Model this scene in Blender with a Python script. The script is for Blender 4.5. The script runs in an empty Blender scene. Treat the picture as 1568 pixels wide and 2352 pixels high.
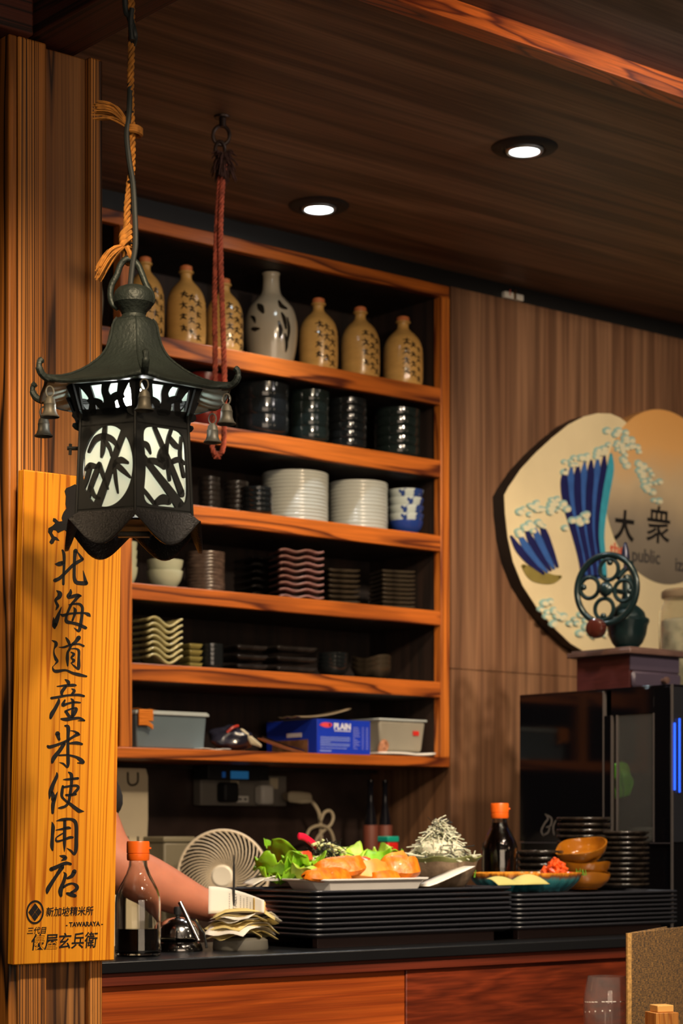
import bpy, bmesh, math, random
from mathutils import Vector, Matrix, Euler

random.seed(7)
SC = bpy.context.scene
COL = SC.collection
PI = math.pi

# ------------------------------------------------------------------ camera
EYE = 1.25                       # eye height of the seated photographer
YAW = math.radians(39.8)
SN, CS = math.sin(YAW), math.cos(YAW)
FPX, CX, HZ = 4780.0, 784.0, 1915.0   # focal length, centre column and horizon row on a 1568x2352 frame

cam = bpy.data.cameras.new('camera')
cam.sensor_fit = 'VERTICAL'
cam.sensor_height = 36.0
cam.sensor_width = 24.0
cam.lens = FPX / 2352.0 * 36.0
cam.shift_y = (HZ - 1176.0) / 2352.0
cam.clip_start = 0.05
cam.clip_end = 60
cam.dof.use_dof = True
cam.dof.focus_distance = 2.55
cam.dof.aperture_fstop = 9.0
cam_o = bpy.data.objects.new('camera', cam)
COL.objects.link(cam_o)
cam_o.location = (0, 0, EYE)
cam_o.rotation_euler = (PI / 2, 0, -YAW)
SC.camera = cam_o

# ------------------------------------------------------------------ light
SC.view_settings.view_transform = 'Standard'
SC.view_settings.look = 'None'
SC.view_settings.exposure = 0.0
SC.view_settings.gamma = 1.0
SC.view_settings.use_curve_mapping = False

W = bpy.data.worlds.new('world')
SC.world = W
W.use_nodes = True
W.node_tree.nodes['Background'].inputs[0].default_value = (1.0, 0.78, 0.6, 1)
W.node_tree.nodes['Background'].inputs[1].default_value = 0.035


def spot(name, loc, aim, power, color, size, blend=0.6, radius=0.04):
    l = bpy.data.lights.new(name, 'SPOT')
    l.energy = power
    l.color = color
    l.spot_size = math.radians(size)
    l.spot_blend = blend
    l.shadow_soft_size = radius
    o = bpy.data.objects.new(name, l)
    COL.objects.link(o)
    o.location = loc
    o.rotation_euler = (Vector(aim) - Vector(loc)).to_track_quat('-Z', 'Y').to_euler()
    return o


WARM = (1.0, 0.74, 0.46)
WARM2 = (1.0, 0.82, 0.62)
COOL = (0.93, 0.97, 1.0)
# ceiling spots of the dining room, in front of the counter
spot('ceiling_spot_post', (0.80, 1.05, 2.30), (1.33, 2.22, 1.72), 62, WARM, 27, 1.0)
spot('ceiling_spot_sign', (1.00, 1.30, 2.30), (1.35, 2.2, 1.55), 40, WARM, 30, 1.0)
spot('added_spot_shelves', (2.45, 2.30, 2.43), (2.68, 3.31, 1.3), 58, WARM, 84, 0.9)  # added spot without a fixture in the ceiling, steep on the shelf fronts
spot('ceiling_spot_stile', (1.9, 0.9, 2.44), (2.90, 3.31, 1.40), 75, WARM, 28, 1.0)
spot('ceiling_spot_left', (0.35, 1.95, 2.22), (1.33, 2.27, 1.45), 26, WARM, 48, 0.9)
spot('ceiling_spot_panel', (2.6, 1.2, 2.44), (3.7, 3.3, 1.75), 155, WARM2, 48, 0.8)
spot('ceiling_spot_counter', (1.5, 1.05, 2.44), (1.95, 2.4, 1.0), 185, WARM2, 48, 0.8)
spot('ceiling_spot_table', (2.3, 1.2, 2.44), (2.5, 2.4, 1.0), 95, WARM2, 50, 0.8)
spot('cove_light', (2.95, 1.62, 2.37), (2.60, 2.22, 2.46), 15, (1.0, 0.9, 0.84), 60, 1.0)
spot('ceiling_spot_cabinet', (1.75, 0.75, 2.44), (2.62, 3.31, 1.85), 72, WARM2, 42, 0.9)


def area(name, loc, aim, power, color, sx, sy):
    l = bpy.data.lights.new(name, 'AREA')
    l.energy = power
    l.color = color
    l.shape = 'RECTANGLE'
    l.size, l.size_y = sx, sy
    o = bpy.data.objects.new(name, l)
    COL.objects.link(o)
    o.location = loc
    o.rotation_euler = (Vector(aim) - Vector(loc)).to_track_quat('-Z', 'Y').to_euler()
    return o


area('added_fill', (0.6, -1.2, 1.5), (2.2, 2.8, 2.25), 27, (1.0, 0.78, 0.58), 2.2, 1.2)  # unseen fill added behind the camera to lift the ceiling


# ------------------------------------------------------------------ picture geometry
def ray(u, v):
    t = (u - CX) / FPX
    return Vector((SN + CS * t, CS - SN * t, (HZ - v) / FPX))


def at_y(u, v, y):
    r = ray(u, v)
    k = y / r.y
    return Vector((r.x * k, y, EYE + r.z * k))


def at_x(u, v, x):
    r = ray(u, v)
    k = x / r.x
    return Vector((x, r.y * k, EYE + r.z * k))


def at_z(u, v, z):
    r = ray(u, v)
    k = (z - EYE) / r.z
    return Vector((r.x * k, r.y * k, z))


def at_d(u, v, d):
    r = ray(u, v) * d
    return Vector((r.x, r.y, EYE + r.z))


def on_plane(u, v, p, n):
    r = ray(u, v)
    o = Vector((0, 0, EYE))
    k = (Vector(p) - o).dot(n) / r.dot(n)
    return o + r * k


def depth_of(x, y):
    return x * SN + y * CS


# ------------------------------------------------------------------ materials
def lin(c):
    c = c / 255.0
    return c / 12.92 if c <= 0.04045 else ((c + 0.055) / 1.055) ** 2.4


def S(r, g, b):
    return (lin(r), lin(g), lin(b), 1.0)


def new_mat(name):
    m = bpy.data.materials.new(name)
    m.use_nodes = True
    nt = m.node_tree
    return m, nt, nt.nodes['Principled BSDF']


def mat(name, col, rough=0.5, metal=0.0, var=0.0, vscale=20.0, bump=0.0, bscale=80.0, spec=0.5, trans=0.0, ior=1.45, emit=None, estr=0.0, coat=0.0, stretch=(1, 1, 1), alpha=1.0, sss=0.0):
    """Principled material with a noise-driven colour variation and bump."""
    m, nt, p = new_mat(name)
    p.inputs['Roughness'].default_value = rough
    p.inputs['Metallic'].default_value = metal
    p.inputs['Specular IOR Level'].default_value = spec
    p.inputs['Transmission Weight'].default_value = trans
    p.inputs['IOR'].default_value = ior
    p.inputs['Coat Weight'].default_value = coat
    p.inputs['Alpha'].default_value = alpha
    if sss:
        p.inputs['Subsurface Weight'].default_value = sss
        p.inputs['Subsurface Scale'].default_value = 0.01
    if emit:
        p.inputs['Emission Color'].default_value = emit
        p.inputs['Emission Strength'].default_value = estr
    tc = nt.nodes.new('ShaderNodeTexCoord')
    mp = nt.nodes.new('ShaderNodeMapping')
    mp.inputs['Scale'].default_value = stretch
    nt.links.new(tc.outputs['Object'], mp.inputs['Vector'])
    n = nt.nodes.new('ShaderNodeTexNoise')
    n.inputs['Scale'].default_value = vscale
    n.inputs['Detail'].default_value = 4
    nt.links.new(mp.outputs['Vector'], n.inputs['Vector'])
    r = nt.nodes.new('ShaderNodeValToRGB')
    v = max(var, 0.03)
    r.color_ramp.elements[0].position = 0.3
    r.color_ramp.elements[1].position = 0.7
    r.color_ramp.elements[0].color = [max(0, c * (1 - v)) for c in col[:3]] + [1]
    r.color_ramp.elements[1].color = [min(1, c * (1 + v)) for c in col[:3]] + [1]
    nt.links.new(n.outputs['Fac'], r.inputs['Fac'])
    nt.links.new(r.outputs['Color'], p.inputs['Base Color'])
    if bump:
        n2 = nt.nodes.new('ShaderNodeTexNoise')
        n2.inputs['Scale'].default_value = bscale
        n2.inputs['Detail'].default_value = 3
        nt.links.new(mp.outputs['Vector'], n2.inputs['Vector'])
        b = nt.nodes.new('ShaderNodeBump')
        b.inputs['Strength'].default_value = bump
        b.inputs['Distance'].default_value = 0.002
        nt.links.new(n2.outputs['Fac'], b.inputs['Height'])
        nt.links.new(b.outputs['Normal'], p.inputs['Normal'])
    return m


def wood(name, light, dark, across=18.0, along=1.2, rings=9.0, axis='Z', rough=0.45, sharp=0.35, fine=0.35, tint=0.25, seed=0.0, bump=0.15, coat=0.0, mid=0.55, wobble=0.5, soft=False):
    """Grain drawn as contour lines of a noise field that is stretched along the board, plus fine pores and slow tint changes."""
    m, nt, p = new_mat(name)
    L = nt.links.new
    p.inputs['Roughness'].default_value = rough
    p.inputs['Coat Weight'].default_value = coat
    tc = nt.nodes.new('ShaderNodeTexCoord')
    mp = nt.nodes.new('ShaderNodeMapping')
    sc = [across, across, across]
    sc['XYZ'.index(axis)] = along
    mp.inputs['Scale'].default_value = sc
    mp.inputs['Location'].default_value = (seed, seed * 1.7, seed * 0.6)
    L(tc.outputs['Object'], mp.inputs['Vector'])
    n = nt.nodes.new('ShaderNodeTexNoise')
    n.inputs['Scale'].default_value = 1.0
    n.inputs['Detail'].default_value = 1.5
    n.inputs['Roughness'].default_value = 0.35
    L(mp.outputs['Vector'], n.inputs['Vector'])
    mu = nt.nodes.new('ShaderNodeMath'); mu.operation = 'MULTIPLY'
    mu.inputs[1].default_value = rings
    L(n.outputs['Fac'], mu.inputs[0])
    # wobble of the rings
    mpw = nt.nodes.new('ShaderNodeMapping')
    scw = [across * 5] * 3
    scw['XYZ'.index(axis)] = along * 3
    mpw.inputs['Scale'].default_value = scw
    L(tc.outputs['Object'], mpw.inputs['Vector'])
    nw = nt.nodes.new('ShaderNodeTexNoise'); nw.inputs['Scale'].default_value = 1.0; nw.inputs['Detail'].default_value = 2
    L(mpw.outputs['Vector'], nw.inputs['Vector'])
    ad = nt.nodes.new('ShaderNodeMath'); ad.operation = 'MULTIPLY_ADD'
    ad.inputs[1].default_value = wobble
    L(nw.outputs['Fac'], ad.inputs[0]); L(mu.outputs[0], ad.inputs[2])
    fr = nt.nodes.new('ShaderNodeMath'); fr.operation = 'FRACT'
    L(ad.outputs[0], fr.inputs[0])
    ra = nt.nodes.new('ShaderNodeValToRGB')
    ra.color_ramp.interpolation = 'EASE'
    e = ra.color_ramp.elements
    e[0].position = 0.0
    e[0].color = dark if not soft else light
    e[1].position = 1.0
    e[1].color = dark if not soft else light
    midc = [a * mid + b * (1 - mid) for a, b in zip(light, dark)]
    if soft:
        k = e.new(0.5); k.color = dark
        k = e.new(0.25); k.color = midc
        k = e.new(0.75); k.color = midc
    else:
        k = e.new(0.16); k.color = light
        k = e.new(1.0 - sharp); k.color = light
        k = e.new(1.0 - sharp * 0.45); k.color = midc
    L(fr.outputs[0], ra.inputs['Fac'])
    # fine pores
    mp2 = nt.nodes.new('ShaderNodeMapping')
    sc2 = [across * 16] * 3
    sc2['XYZ'.index(axis)] = along * 5
    mp2.inputs['Scale'].default_value = sc2
    L(tc.outputs['Object'], mp2.inputs['Vector'])
    n2 = nt.nodes.new('ShaderNodeTexNoise')
    n2.inputs['Scale'].default_value = 1.0
    n2.inputs['Detail'].default_value = 3
    L(mp2.outputs['Vector'], n2.inputs['Vector'])
    r2 = nt.nodes.new('ShaderNodeValToRGB')
    r2.color_ramp.elements[0].position = 0.35
    r2.color_ramp.elements[1].position = 0.65
    r2.color_ramp.elements[0].color = (1 - fine, 1 - fine, 1 - fine, 1)
    r2.color_ramp.elements[1].color = (1, 1, 1, 1)
    L(n2.outputs['Fac'], r2.inputs['Fac'])
    mx = nt.nodes.new('ShaderNodeMix'); mx.data_type = 'RGBA'; mx.blend_type = 'MULTIPLY'
    mx.inputs[0].default_value = 1.0
    L(ra.outputs['Color'], mx.inputs[6]); L(r2.outputs['Color'], mx.inputs[7])
    # slow tint
    mp3 = nt.nodes.new('ShaderNodeMapping')
    sc3 = [across * 0.7] * 3
    sc3['XYZ'.index(axis)] = along * 0.5
    mp3.inputs['Scale'].default_value = sc3
    mp3.inputs['Location'].default_value = (seed + 3, 1, 2)
    L(tc.outputs['Object'], mp3.inputs['Vector'])
    n3 = nt.nodes.new('ShaderNodeTexNoise'); n3.inputs['Scale'].default_value = 1.0
    L(mp3.outputs['Vector'], n3.inputs['Vector'])
    r3 = nt.nodes.new('ShaderNodeValToRGB')
    r3.color_ramp.elements[0].position = 0.35
    r3.color_ramp.elements[1].position = 0.65
    r3.color_ramp.elements[0].color = (1 - tint, 1 - tint * 1.25, 1 - tint * 1.4, 1)
    r3.color_ramp.elements[1].color = (1, 1, 1, 1)
    L(n3.outputs['Fac'], r3.inputs['Fac'])
    mx2 = nt.nodes.new('ShaderNodeMix'); mx2.data_type = 'RGBA'; mx2.blend_type = 'MULTIPLY'
    mx2.inputs[0].default_value = 1.0
    L(mx.outputs[2], mx2.inputs[6]); L(r3.outputs['Color'], mx2.inputs[7])
    L(mx2.outputs[2], p.inputs['Base Color'])
    if bump:
        b = nt.nodes.new('ShaderNodeBump')
        b.inputs['Strength'].default_value = bump
        b.inputs['Distance'].default_value = 0.001
        L(n2.outputs['Fac'], b.inputs['Height'])
        L(b.outputs['Normal'], p.inputs['Normal'])
    return m


def gradient_mat(name, stops, axis, lo, hi, rough=0.4, noise=0.0, nscale=40.0, bands=0.0):
    """Colour stops along a local axis between lo and hi, roughened by noise (glazes and painted boards)."""
    m, nt, p = new_mat(name)
    L = nt.links.new
    p.inputs['Roughness'].default_value = rough
    tc = nt.nodes.new('ShaderNodeTexCoord')
    sp = nt.nodes.new('ShaderNodeSeparateXYZ')
    L(tc.outputs['Object'], sp.inputs[0])
    mr = nt.nodes.new('ShaderNodeMapRange')
    mr.inputs['From Min'].default_value = lo
    mr.inputs['From Max'].default_value = hi
    L(sp.outputs['XYZ'.index(axis)], mr.inputs['Value'])
    n = nt.nodes.new('ShaderNodeTexNoise')
    n.inputs['Scale'].default_value = nscale
    if bands:
        mp = nt.nodes.new('ShaderNodeMapping')
        s = [1, 1, 1]; s['XYZ'.index(axis)] = bands
        mp.inputs['Scale'].default_value = s
        L(tc.outputs['Object'], mp.inputs[0]); L(mp.outputs[0], n.inputs['Vector'])
    else:
        L(tc.outputs['Object'], n.inputs['Vector'])
    ma = nt.nodes.new('ShaderNodeMath'); ma.operation = 'MULTIPLY_ADD'
    ma.inputs[1].default_value = noise
    L(n.outputs['Fac'], ma.inputs[0]); L(mr.outputs[0], ma.inputs[2])
    sb = nt.nodes.new('ShaderNodeMath'); sb.operation = 'SUBTRACT'
    sb.inputs[1].default_value = noise * 0.5
    L(ma.outputs[0], sb.inputs[0])
    r = nt.nodes.new('ShaderNodeValToRGB')
    e = r.color_ramp.elements
    e[0].position, e[0].color = stops[0]
    e[1].position, e[1].color = stops[-1]
    for q, c in stops[1:-1]:
        k = e.new(q); k.color = c
    L(sb.outputs[0], r.inputs['Fac'])
    L(r.outputs['Color'], p.inputs['Base Color'])
    return m


# ------------------------------------------------------------------ mesh collector
class MB:
    def __init__(s):
        s.v, s.f, s.sm = [], [], []

    def add(s, vs, fs, smooth=False):
        b = len(s.v)
        s.v += [Vector(p) for p in vs]
        for f in fs:
            s.f.append([b + i for i in f]); s.sm.append(smooth)
        return s

    def box(s, x0, x1, y0, y1, z0, z1, M=None):
        vs = [Vector((x, y, z)) for z in (z0, z1) for y in (y0, y1) for x in (x0, x1)]
        if M is not None:
            vs = [M @ p for p in vs]
        return s.add(vs, [(0, 2, 3, 1), (4, 5, 7, 6), (0, 1, 5, 4), (2, 6, 7, 3), (0, 4, 6, 2), (1, 3, 7, 5)])

    def lathe(s, prof, c=(0, 0, 0), seg=32, sx=1.0, sy=1.0, M=None, smooth=True, fn=None, closed=False):
        """prof: (r, z) list; r = 0 at an end closes it."""
        c = Vector(c)
        vs, rows = [], []
        for (r, z) in prof:
            if r <= 1e-9:
                rows.append([len(vs)]); vs.append(Vector((0, 0, z)))
            else:
                row = []
                for i in range(seg):
                    a = 2 * PI * i / seg
                    row.append(len(vs))
                    p = Vector((r * sx * math.cos(a), r * sy * math.sin(a), z))
                    vs.append(fn(p, a) if fn else p)
                rows.append(row)
        fs = []
        for A, B in zip(rows, rows[1:]):
            if len(A) == 1 and len(B) == 1:
                continue
            for i in range(seg):
                j = (i + 1) % seg
                if len(A) == 1:
                    fs.append((A[0], B[j], B[i])) if False else fs.append((A[0], B[i], B[j]))
                elif len(B) == 1:
                    fs.append((A[i], B[0], A[j]))
                else:
                    fs.append((A[i], B[i], B[j], A[j]))
        # orient outward for profiles that run upward
        fs = [tuple(reversed(f)) for f in fs]
        vs = [((M @ p) if M is not None else p) + c for p in vs]
        return s.add(vs, fs, smooth)

    def tube(s, pts, r, seg=8, caps=True, closed=False, flat=1.0, smooth=True):
        pts = [Vector(p) for p in pts]
        n = len(pts)
        rs = r if isinstance(r, (list, tuple)) else [r] * n
        vs, fs = [], []
        up = None
        for i, p in enumerate(pts):
            if closed:
                d = pts[(i + 1) % n] - pts[i - 1]
            else:
                d = pts[min(i + 1, n - 1)] - pts[max(i - 1, 0)]
            d = d.normalized() if d.length > 1e-9 else Vector((0, 0, 1))
            if up is None:
                up = Vector((0, 0, 1)) if abs(d.z) < 0.9 else Vector((1, 0, 0))
            a = up - d * up.dot(d)
            if a.length < 1e-6:
                a = d.orthogonal()
            a.normalize()
            up = a
            b = d.cross(a)
            for k in range(seg):
                t = 2 * PI * k / seg
                vs.append(p + a * (rs[i] * math.cos(t)) + b * (rs[i] * flat * math.sin(t)))
        m = n if closed else n - 1
        for i in range(m):
            i2 = (i + 1) % n
            for k in range(seg):
                k2 = (k + 1) % seg
                fs.append((i * seg + k, i * seg + k2, i2 * seg + k2, i2 * seg + k))
        if caps and not closed:
            fs.append(tuple(reversed(range(seg))))
            fs.append(tuple((n - 1) * seg + k for k in range(seg)))
        return s.add(vs, fs, smooth)

    def prism(s, outline, fmap, t0, t1):
        """outline: 2D polygon; fmap(a, b, t) -> point. Caps are triangulated."""
        from mathutils.geometry import tessellate_polygon
        n = len(outline)
        vs = [fmap(a, b, t0) for a, b in outline] + [fmap(a, b, t1) for a, b in outline]
        tr = tessellate_polygon([[Vector((a, b, 0)) for a, b in outline]])
        fs = [tuple(t) for t in tr] + [tuple(n + i for i in reversed(t)) for t in tr]
        fs += [(i, n + i, n + (i + 1) % n, (i + 1) % n) for i in range(n)]
        return s.add(vs, fs)

    def grid(s, fn, nu, nv, smooth=True, closed_u=False):
        vs = [fn(i / (nu if closed_u else nu - 1), j / (nv - 1)) for j in range(nv) for i in range(nu)]
        fs = []
        for j in range(nv - 1):
            for i in range(nu if closed_u else nu - 1):
                i2 = (i + 1) % nu
                fs.append((j * nu + i, j * nu + i2, (j + 1) * nu + i2, (j + 1) * nu + i))
        return s.add(vs, fs, smooth)

    def brush(s, pts, fmap, t0, t1):
        """A brush stroke of varying width: pts (x, y, w); fmap(x, y, t) -> point."""
        q = spline(pts, 5)
        L, R = [], []
        for i, (x, y, w) in enumerate(q):
            x0, y0 = q[max(i - 1, 0)][:2]
            x1, y1 = q[min(i + 1, len(q) - 1)][:2]
            dx, dy = x1 - x0, y1 - y0
            k = math.hypot(dx, dy) or 1
            nx, ny = -dy / k * w / 2, dx / k * w / 2
            L.append((x + nx, y + ny)); R.append((x - nx, y - ny))
        n = len(q)
        out = L + R[::-1]
        # round ends
        vs = [fmap(a, b, t0) for a, b in L] + [fmap(a, b, t0) for a, b in R] + [fmap(a, b, t1) for a, b in L] + [fmap(a, b, t1) for a, b in R]
        fs = []
        for i in range(n - 1):
            fs.append((2 * n + i, 2 * n + i + 1, 3 * n + i + 1, 3 * n + i))
            fs.append((i, i + 1, 2 * n + i + 1, 2 * n + i))
            fs.append((n + i, 3 * n + i, 3 * n + i + 1, n + i + 1))
        fs.append((0, 2 * n, 3 * n, n)); fs.append((n - 1, 2 * n - 1, 4 * n - 1, 3 * n - 1))
        s.add(vs, fs)
        for (x, y, w) in (q[0], q[-1]):
            c = [(x + w * .46 * math.cos(2 * PI * k / 10), y + w * .46 * math.sin(2 * PI * k / 10)) for k in range(10)]
            vs = [fmap(a, b, t0) for a, b in c] + [fmap(a, b, t1) for a, b in c]
            s.add(vs, [tuple(range(10, 20))] + [(k, (k + 1) % 10, 10 + (k + 1) % 10, 10 + k) for k in range(10)])
        return s

    def build(s, name, m, parent=None, loc=None, bevel=0.0, solid=0.0, sub=0, angle=40, seg=2, fix=True):
        me = bpy.data.meshes.new(name)
        me.from_pydata([tuple(p) for p in s.v], [], s.f)
        me.polygons.foreach_set('use_smooth', s.sm if not (bevel or sub) else [True] * len(s.f))
        me.update()
        if fix:
            bm = bmesh.new(); bm.from_mesh(me)
            bmesh.ops.recalc_face_normals(bm, faces=bm.faces)
            bm.to_mesh(me); bm.free()
        me.set_sharp_from_angle(angle=math.radians(angle))
        me.materials.append(m)
        o = bpy.data.objects.new(name, me)
        COL.objects.link(o)
        if parent is not None:
            o.parent = parent
        if loc is not None:
            o.location = loc
        if solid:
            k = o.modifiers.new('thick', 'SOLIDIFY'); k.thickness = solid; k.offset = 0
        if bevel:
            k = o.modifiers.new('edge', 'BEVEL'); k.width = bevel; k.segments = seg; k.limit_method = 'ANGLE'; k.angle_limit = math.radians(35)
        if sub:
            k = o.modifiers.new('smooth', 'SUBSURF'); k.levels = sub; k.render_levels = sub
        return o


def spline(pts, k=6):
    """Catmull-Rom through tuples of any length."""
    if len(pts) < 3:
        a, b = pts[0], pts[-1]
        return [tuple(p + (q - p) * i / k for p, q in zip(a, b)) for i in range(k + 1)]
    out = []
    P = [pts[0]] + list(pts) + [pts[-1]]
    for i in range(1, len(P) - 2):
        p0, p1, p2, p3 = P[i - 1:i + 3]
        for j in range(k):
            t = j / k
            out.append(tuple(0.5 * (2 * b + (c - a) * t + (2 * a - 5 * b + 4 * c - d) * t * t + (3 * b - a - 3 * c + d) * t ** 3) for a, b, c, d in zip(p0, p1, p2, p3)))
    out.append(tuple(pts[-1]))
    return out


def vspline(pts, k=6):
    return [Vector(p) for p in spline([tuple(p) for p in pts], k)]


# ------------------------------------------------------------------ scene tree
def tag(o, label=None, cat=None, group=None, kind=None):
    if label: o['label'] = label
    if cat: o['category'] = cat
    if group: o['group'] = group
    if kind: o['kind'] = kind
    return o


def thing(name, loc, label, cat, group=None, rz=0.0):
    o = bpy.data.objects.new(name, None)
    o.empty_display_size = 0.02
    COL.objects.link(o)
    o.location = loc
    o.rotation_euler = (0, 0, rz)
    return tag(o, label, cat, group)


def struct(o):
    o['kind'] = 'structure'
    return o


def dup(root, loc, label=None, group=None, rz=None, scale=None):
    r = root.copy(); COL.objects.link(r)
    r.location = loc
    if label: r['label'] = label
    if group: r['group'] = group
    if rz is not None: r.rotation_euler = (root.rotation_euler[0], root.rotation_euler[1], rz)
    if scale: r.scale = scale
    for ch in list(root.children):
        c = ch.copy(); COL.objects.link(c); c.parent = r
        for g in list(ch.children):
            d = g.copy(); COL.objects.link(d); d.parent = c
    return r


ORD = ['topmost', 'second', 'third', 'fourth', 'fifth', 'sixth', 'seventh', 'eighth', 'ninth', 'tenth', 'eleventh', 'twelfth', 'thirteenth', 'fourteenth', 'fifteenth', 'sixteenth']


def place_word(i, n):
    """i counts from the bottom of a stack of n."""
    k = n - 1 - i
    if k == 0: return 'topmost'
    if i == 0: return 'lowest'
    return ORD[k] + ' from the top'


def text_mesh(body, size, extrude=0.0004, shear=0.0, align='CENTER', bold=0.0):
    """The glyph outlines of body as (verts, faces), centred, in a local x-z plane facing -y."""
    c = bpy.data.curves.new('lettering', 'FONT')
    c.body = body; c.size = size; c.extrude = extrude; c.shear = shear; c.align_x = align; c.align_y = 'CENTER'; c.offset = bold
    c.resolution_u = 4
    o = bpy.data.objects.new('lettering', c); COL.objects.link(o)
    dg = bpy.context.evaluated_depsgraph_get()
    me = bpy.data.meshes.new_from_object(o.evaluated_get(dg))
    vs = [Vector((p.co.x, -p.co.z, p.co.y)) for p in me.vertices]
    fs = [tuple(p.vertices) for p in me.polygons]
    bpy.data.objects.remove(o); bpy.data.meshes.remove(me); bpy.data.curves.remove(c)
    return vs, fs
# ------------------------------------------------------------------ shared materials
M_orange = wood('oiled_cedar_shelf', S(198, 106, 36), S(90, 36, 11), across=14, along=1.6, rings=7, axis='X', rough=0.42, sharp=0.45, fine=0.28, seed=2.0)
M_orange_v = wood('oiled_cedar_stile', S(212, 122, 44), S(120, 50, 16), across=22, along=1.3, rings=6, axis='Z', rough=0.42, sharp=0.4, seed=5.0)
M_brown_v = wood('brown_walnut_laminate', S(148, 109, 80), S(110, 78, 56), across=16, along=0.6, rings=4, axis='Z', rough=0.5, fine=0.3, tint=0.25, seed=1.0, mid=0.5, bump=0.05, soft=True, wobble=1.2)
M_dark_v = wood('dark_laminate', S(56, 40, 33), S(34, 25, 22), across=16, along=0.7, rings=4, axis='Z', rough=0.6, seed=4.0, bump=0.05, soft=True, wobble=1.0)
M_ceil = wood('walnut_ceiling_boards', S(160, 126, 102), S(98, 76, 62), across=10, along=0.6, rings=4, axis='X', rough=0.5, fine=0.35, tint=0.45, seed=8.0, mid=0.5, bump=0.05, soft=True, wobble=1.2)
M_ceil2 = wood('grey_ceiling_boards', S(128, 112, 104), S(70, 60, 58), across=15, along=0.8, rings=5, axis='X', rough=0.5, fine=0.4, seed=9.0, bump=0.1, soft=True, wobble=1.0)
M_fascia = wood('orange_fascia', S(226, 112, 38), S(110, 40, 10), across=22, along=2.4, rings=8, axis='X', rough=0.4, sharp=0.4, seed=12.0)
M_post = wood('brushed_cedar', S(210, 132, 52), S(26, 14, 8), across=16, along=1.5, rings=8, axis='Z', rough=0.5, sharp=0.6, fine=0.4, seed=3.3, bump=0.35)
M_post2 = wood('flat_sawn_cedar', S(166, 112, 60), S(62, 34, 16), across=24, along=0.8, rings=7, axis='Z', rough=0.5, sharp=0.3, fine=0.35, tint=0.45, seed=6.1, bump=0.1)
M_batten = wood('fine_grained_cedar', S(214, 140, 62), S(56, 28, 12), across=70, along=0.3, rings=9, axis='Z', rough=0.5, sharp=0.55, fine=0.3, seed=7.7, bump=0.3)
M_beam = wood('dark_red_beam', S(92, 44, 30), S(34, 17, 14), across=60, along=0.4, rings=6, axis='Y', rough=0.6, sharp=0.5, seed=2.2, bump=0.3)
M_beam_x = wood('dark_red_beam_cross', S(92, 44, 30), S(34, 17, 14), across=60, along=0.4, rings=6, axis='X', rough=0.6, sharp=0.5, seed=3.2, bump=0.3)
M_sign = wood('pale_cedar_plank', S(242, 160, 36), S(188, 102, 14), across=36, along=0.5, rings=13, axis='Z', rough=0.4, sharp=0.3, fine=0.12, tint=0.16, seed=10.4, bump=0.06, mid=0.5)
M_front = wood('red_oiled_panel', S(196, 94, 30), S(160, 70, 20), across=26, along=1.0, rings=7, axis='X', rough=0.4, fine=0.3, tint=0.3, seed=14.0, mid=0.5, soft=True, wobble=1.0)
M_front2 = wood('dark_red_panel', S(136, 56, 26), S(104, 40, 18), across=18, along=3, rings=9, axis='X', rough=0.4, fine=0.4, tint=0.3, seed=17.0, mid=0.5, soft=True, wobble=1.2)
M_front_r = wood('dark_red_rail', S(104, 40, 20), S(70, 26, 13), across=18, along=1.0, rings=5, axis='X', rough=0.45, seed=18.0)
M_black = mat('black_laminate', S(18, 19, 21), rough=0.32, var=0.1, vscale=6)
M_blackmatte = mat('black_paint', S(22, 22, 23), rough=0.6)
M_marble = mat('brown_marble', S(52, 40, 36), rough=0.3, var=0.55, vscale=9)
M_grey = mat('grey_plastic', S(140, 136, 130), rough=0.5)
M_white = mat('white_plastic', S(225, 220, 210), rough=0.4)
M_beige = mat('cream_plastic', S(205, 190, 160), rough=0.45)
M_ink = mat('black_ink', S(22, 19, 18), rough=0.55)
M_steel = mat('polished_steel', S(215, 215, 215), rough=0.12, metal=1.0)
M_brass = mat('dark_brass', S(150, 120, 80), rough=0.35, metal=1.0)
M_paper = mat('white_paper', S(228, 224, 216), rough=0.8, var=0.04)
M_dark = mat('dark_void', S(30, 25, 23), rough=0.8)

YS = 3.31                  # front plane of the dish cabinet and of the wall panels
YB = 3.56
CEIL = 2.47
C_TOP = 1.08               # counter top

# ------------------------------------------------------------------ setting
struct(MB().box(-2, 6.5, -2.5, 4.2, -0.05, 0).build('floor', mat('dark_floor_tiles', S(60, 52, 48), rough=0.5, var=0.2)))
struct(MB().box(-2, 6.5, 2.262, 4.2, CEIL, CEIL + 0.05).build('ceiling', M_ceil))
struct(MB().box(-2, 6.5, -2.5, 2.24, CEIL, CEIL + 0.05).build('ceiling_dining', M_ceil2))
struct(MB().box(-2, 6.5, 2.232, 2.268, 2.440, CEIL + 0.02).build('trim_1', M_fascia, bevel=0.001))
x_panel = at_y(1036, 1200, YS).x
struct(MB().box(-2, 6.5, YS + 0.004, YS + 0.06, 2.435, CEIL).build('gap_shade', M_blackmatte))  # black strip stands in for the shade of the gap under the ceiling
struct(MB().box(x_panel, 6.5, YS, 3.9, 1.609, 2.435).box(x_panel, 6.5, YS, 3.9, 0, 1.606).box(x_panel + .002, 6.5, YS + 0.003, 3.88, 1.605, 1.61).build('wall_back', M_brown_v))
struct(MB().box(-2, x_panel, YB + 0.02, 3.7, 0, CEIL).build('wall_kitchen', M_marble))
struct(MB().box(-2.1, -2.0, -2.5, 4.2, 0, CEIL).build('wall_left', mat('dark_wall', S(70, 58, 50), rough=0.8)))

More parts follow.
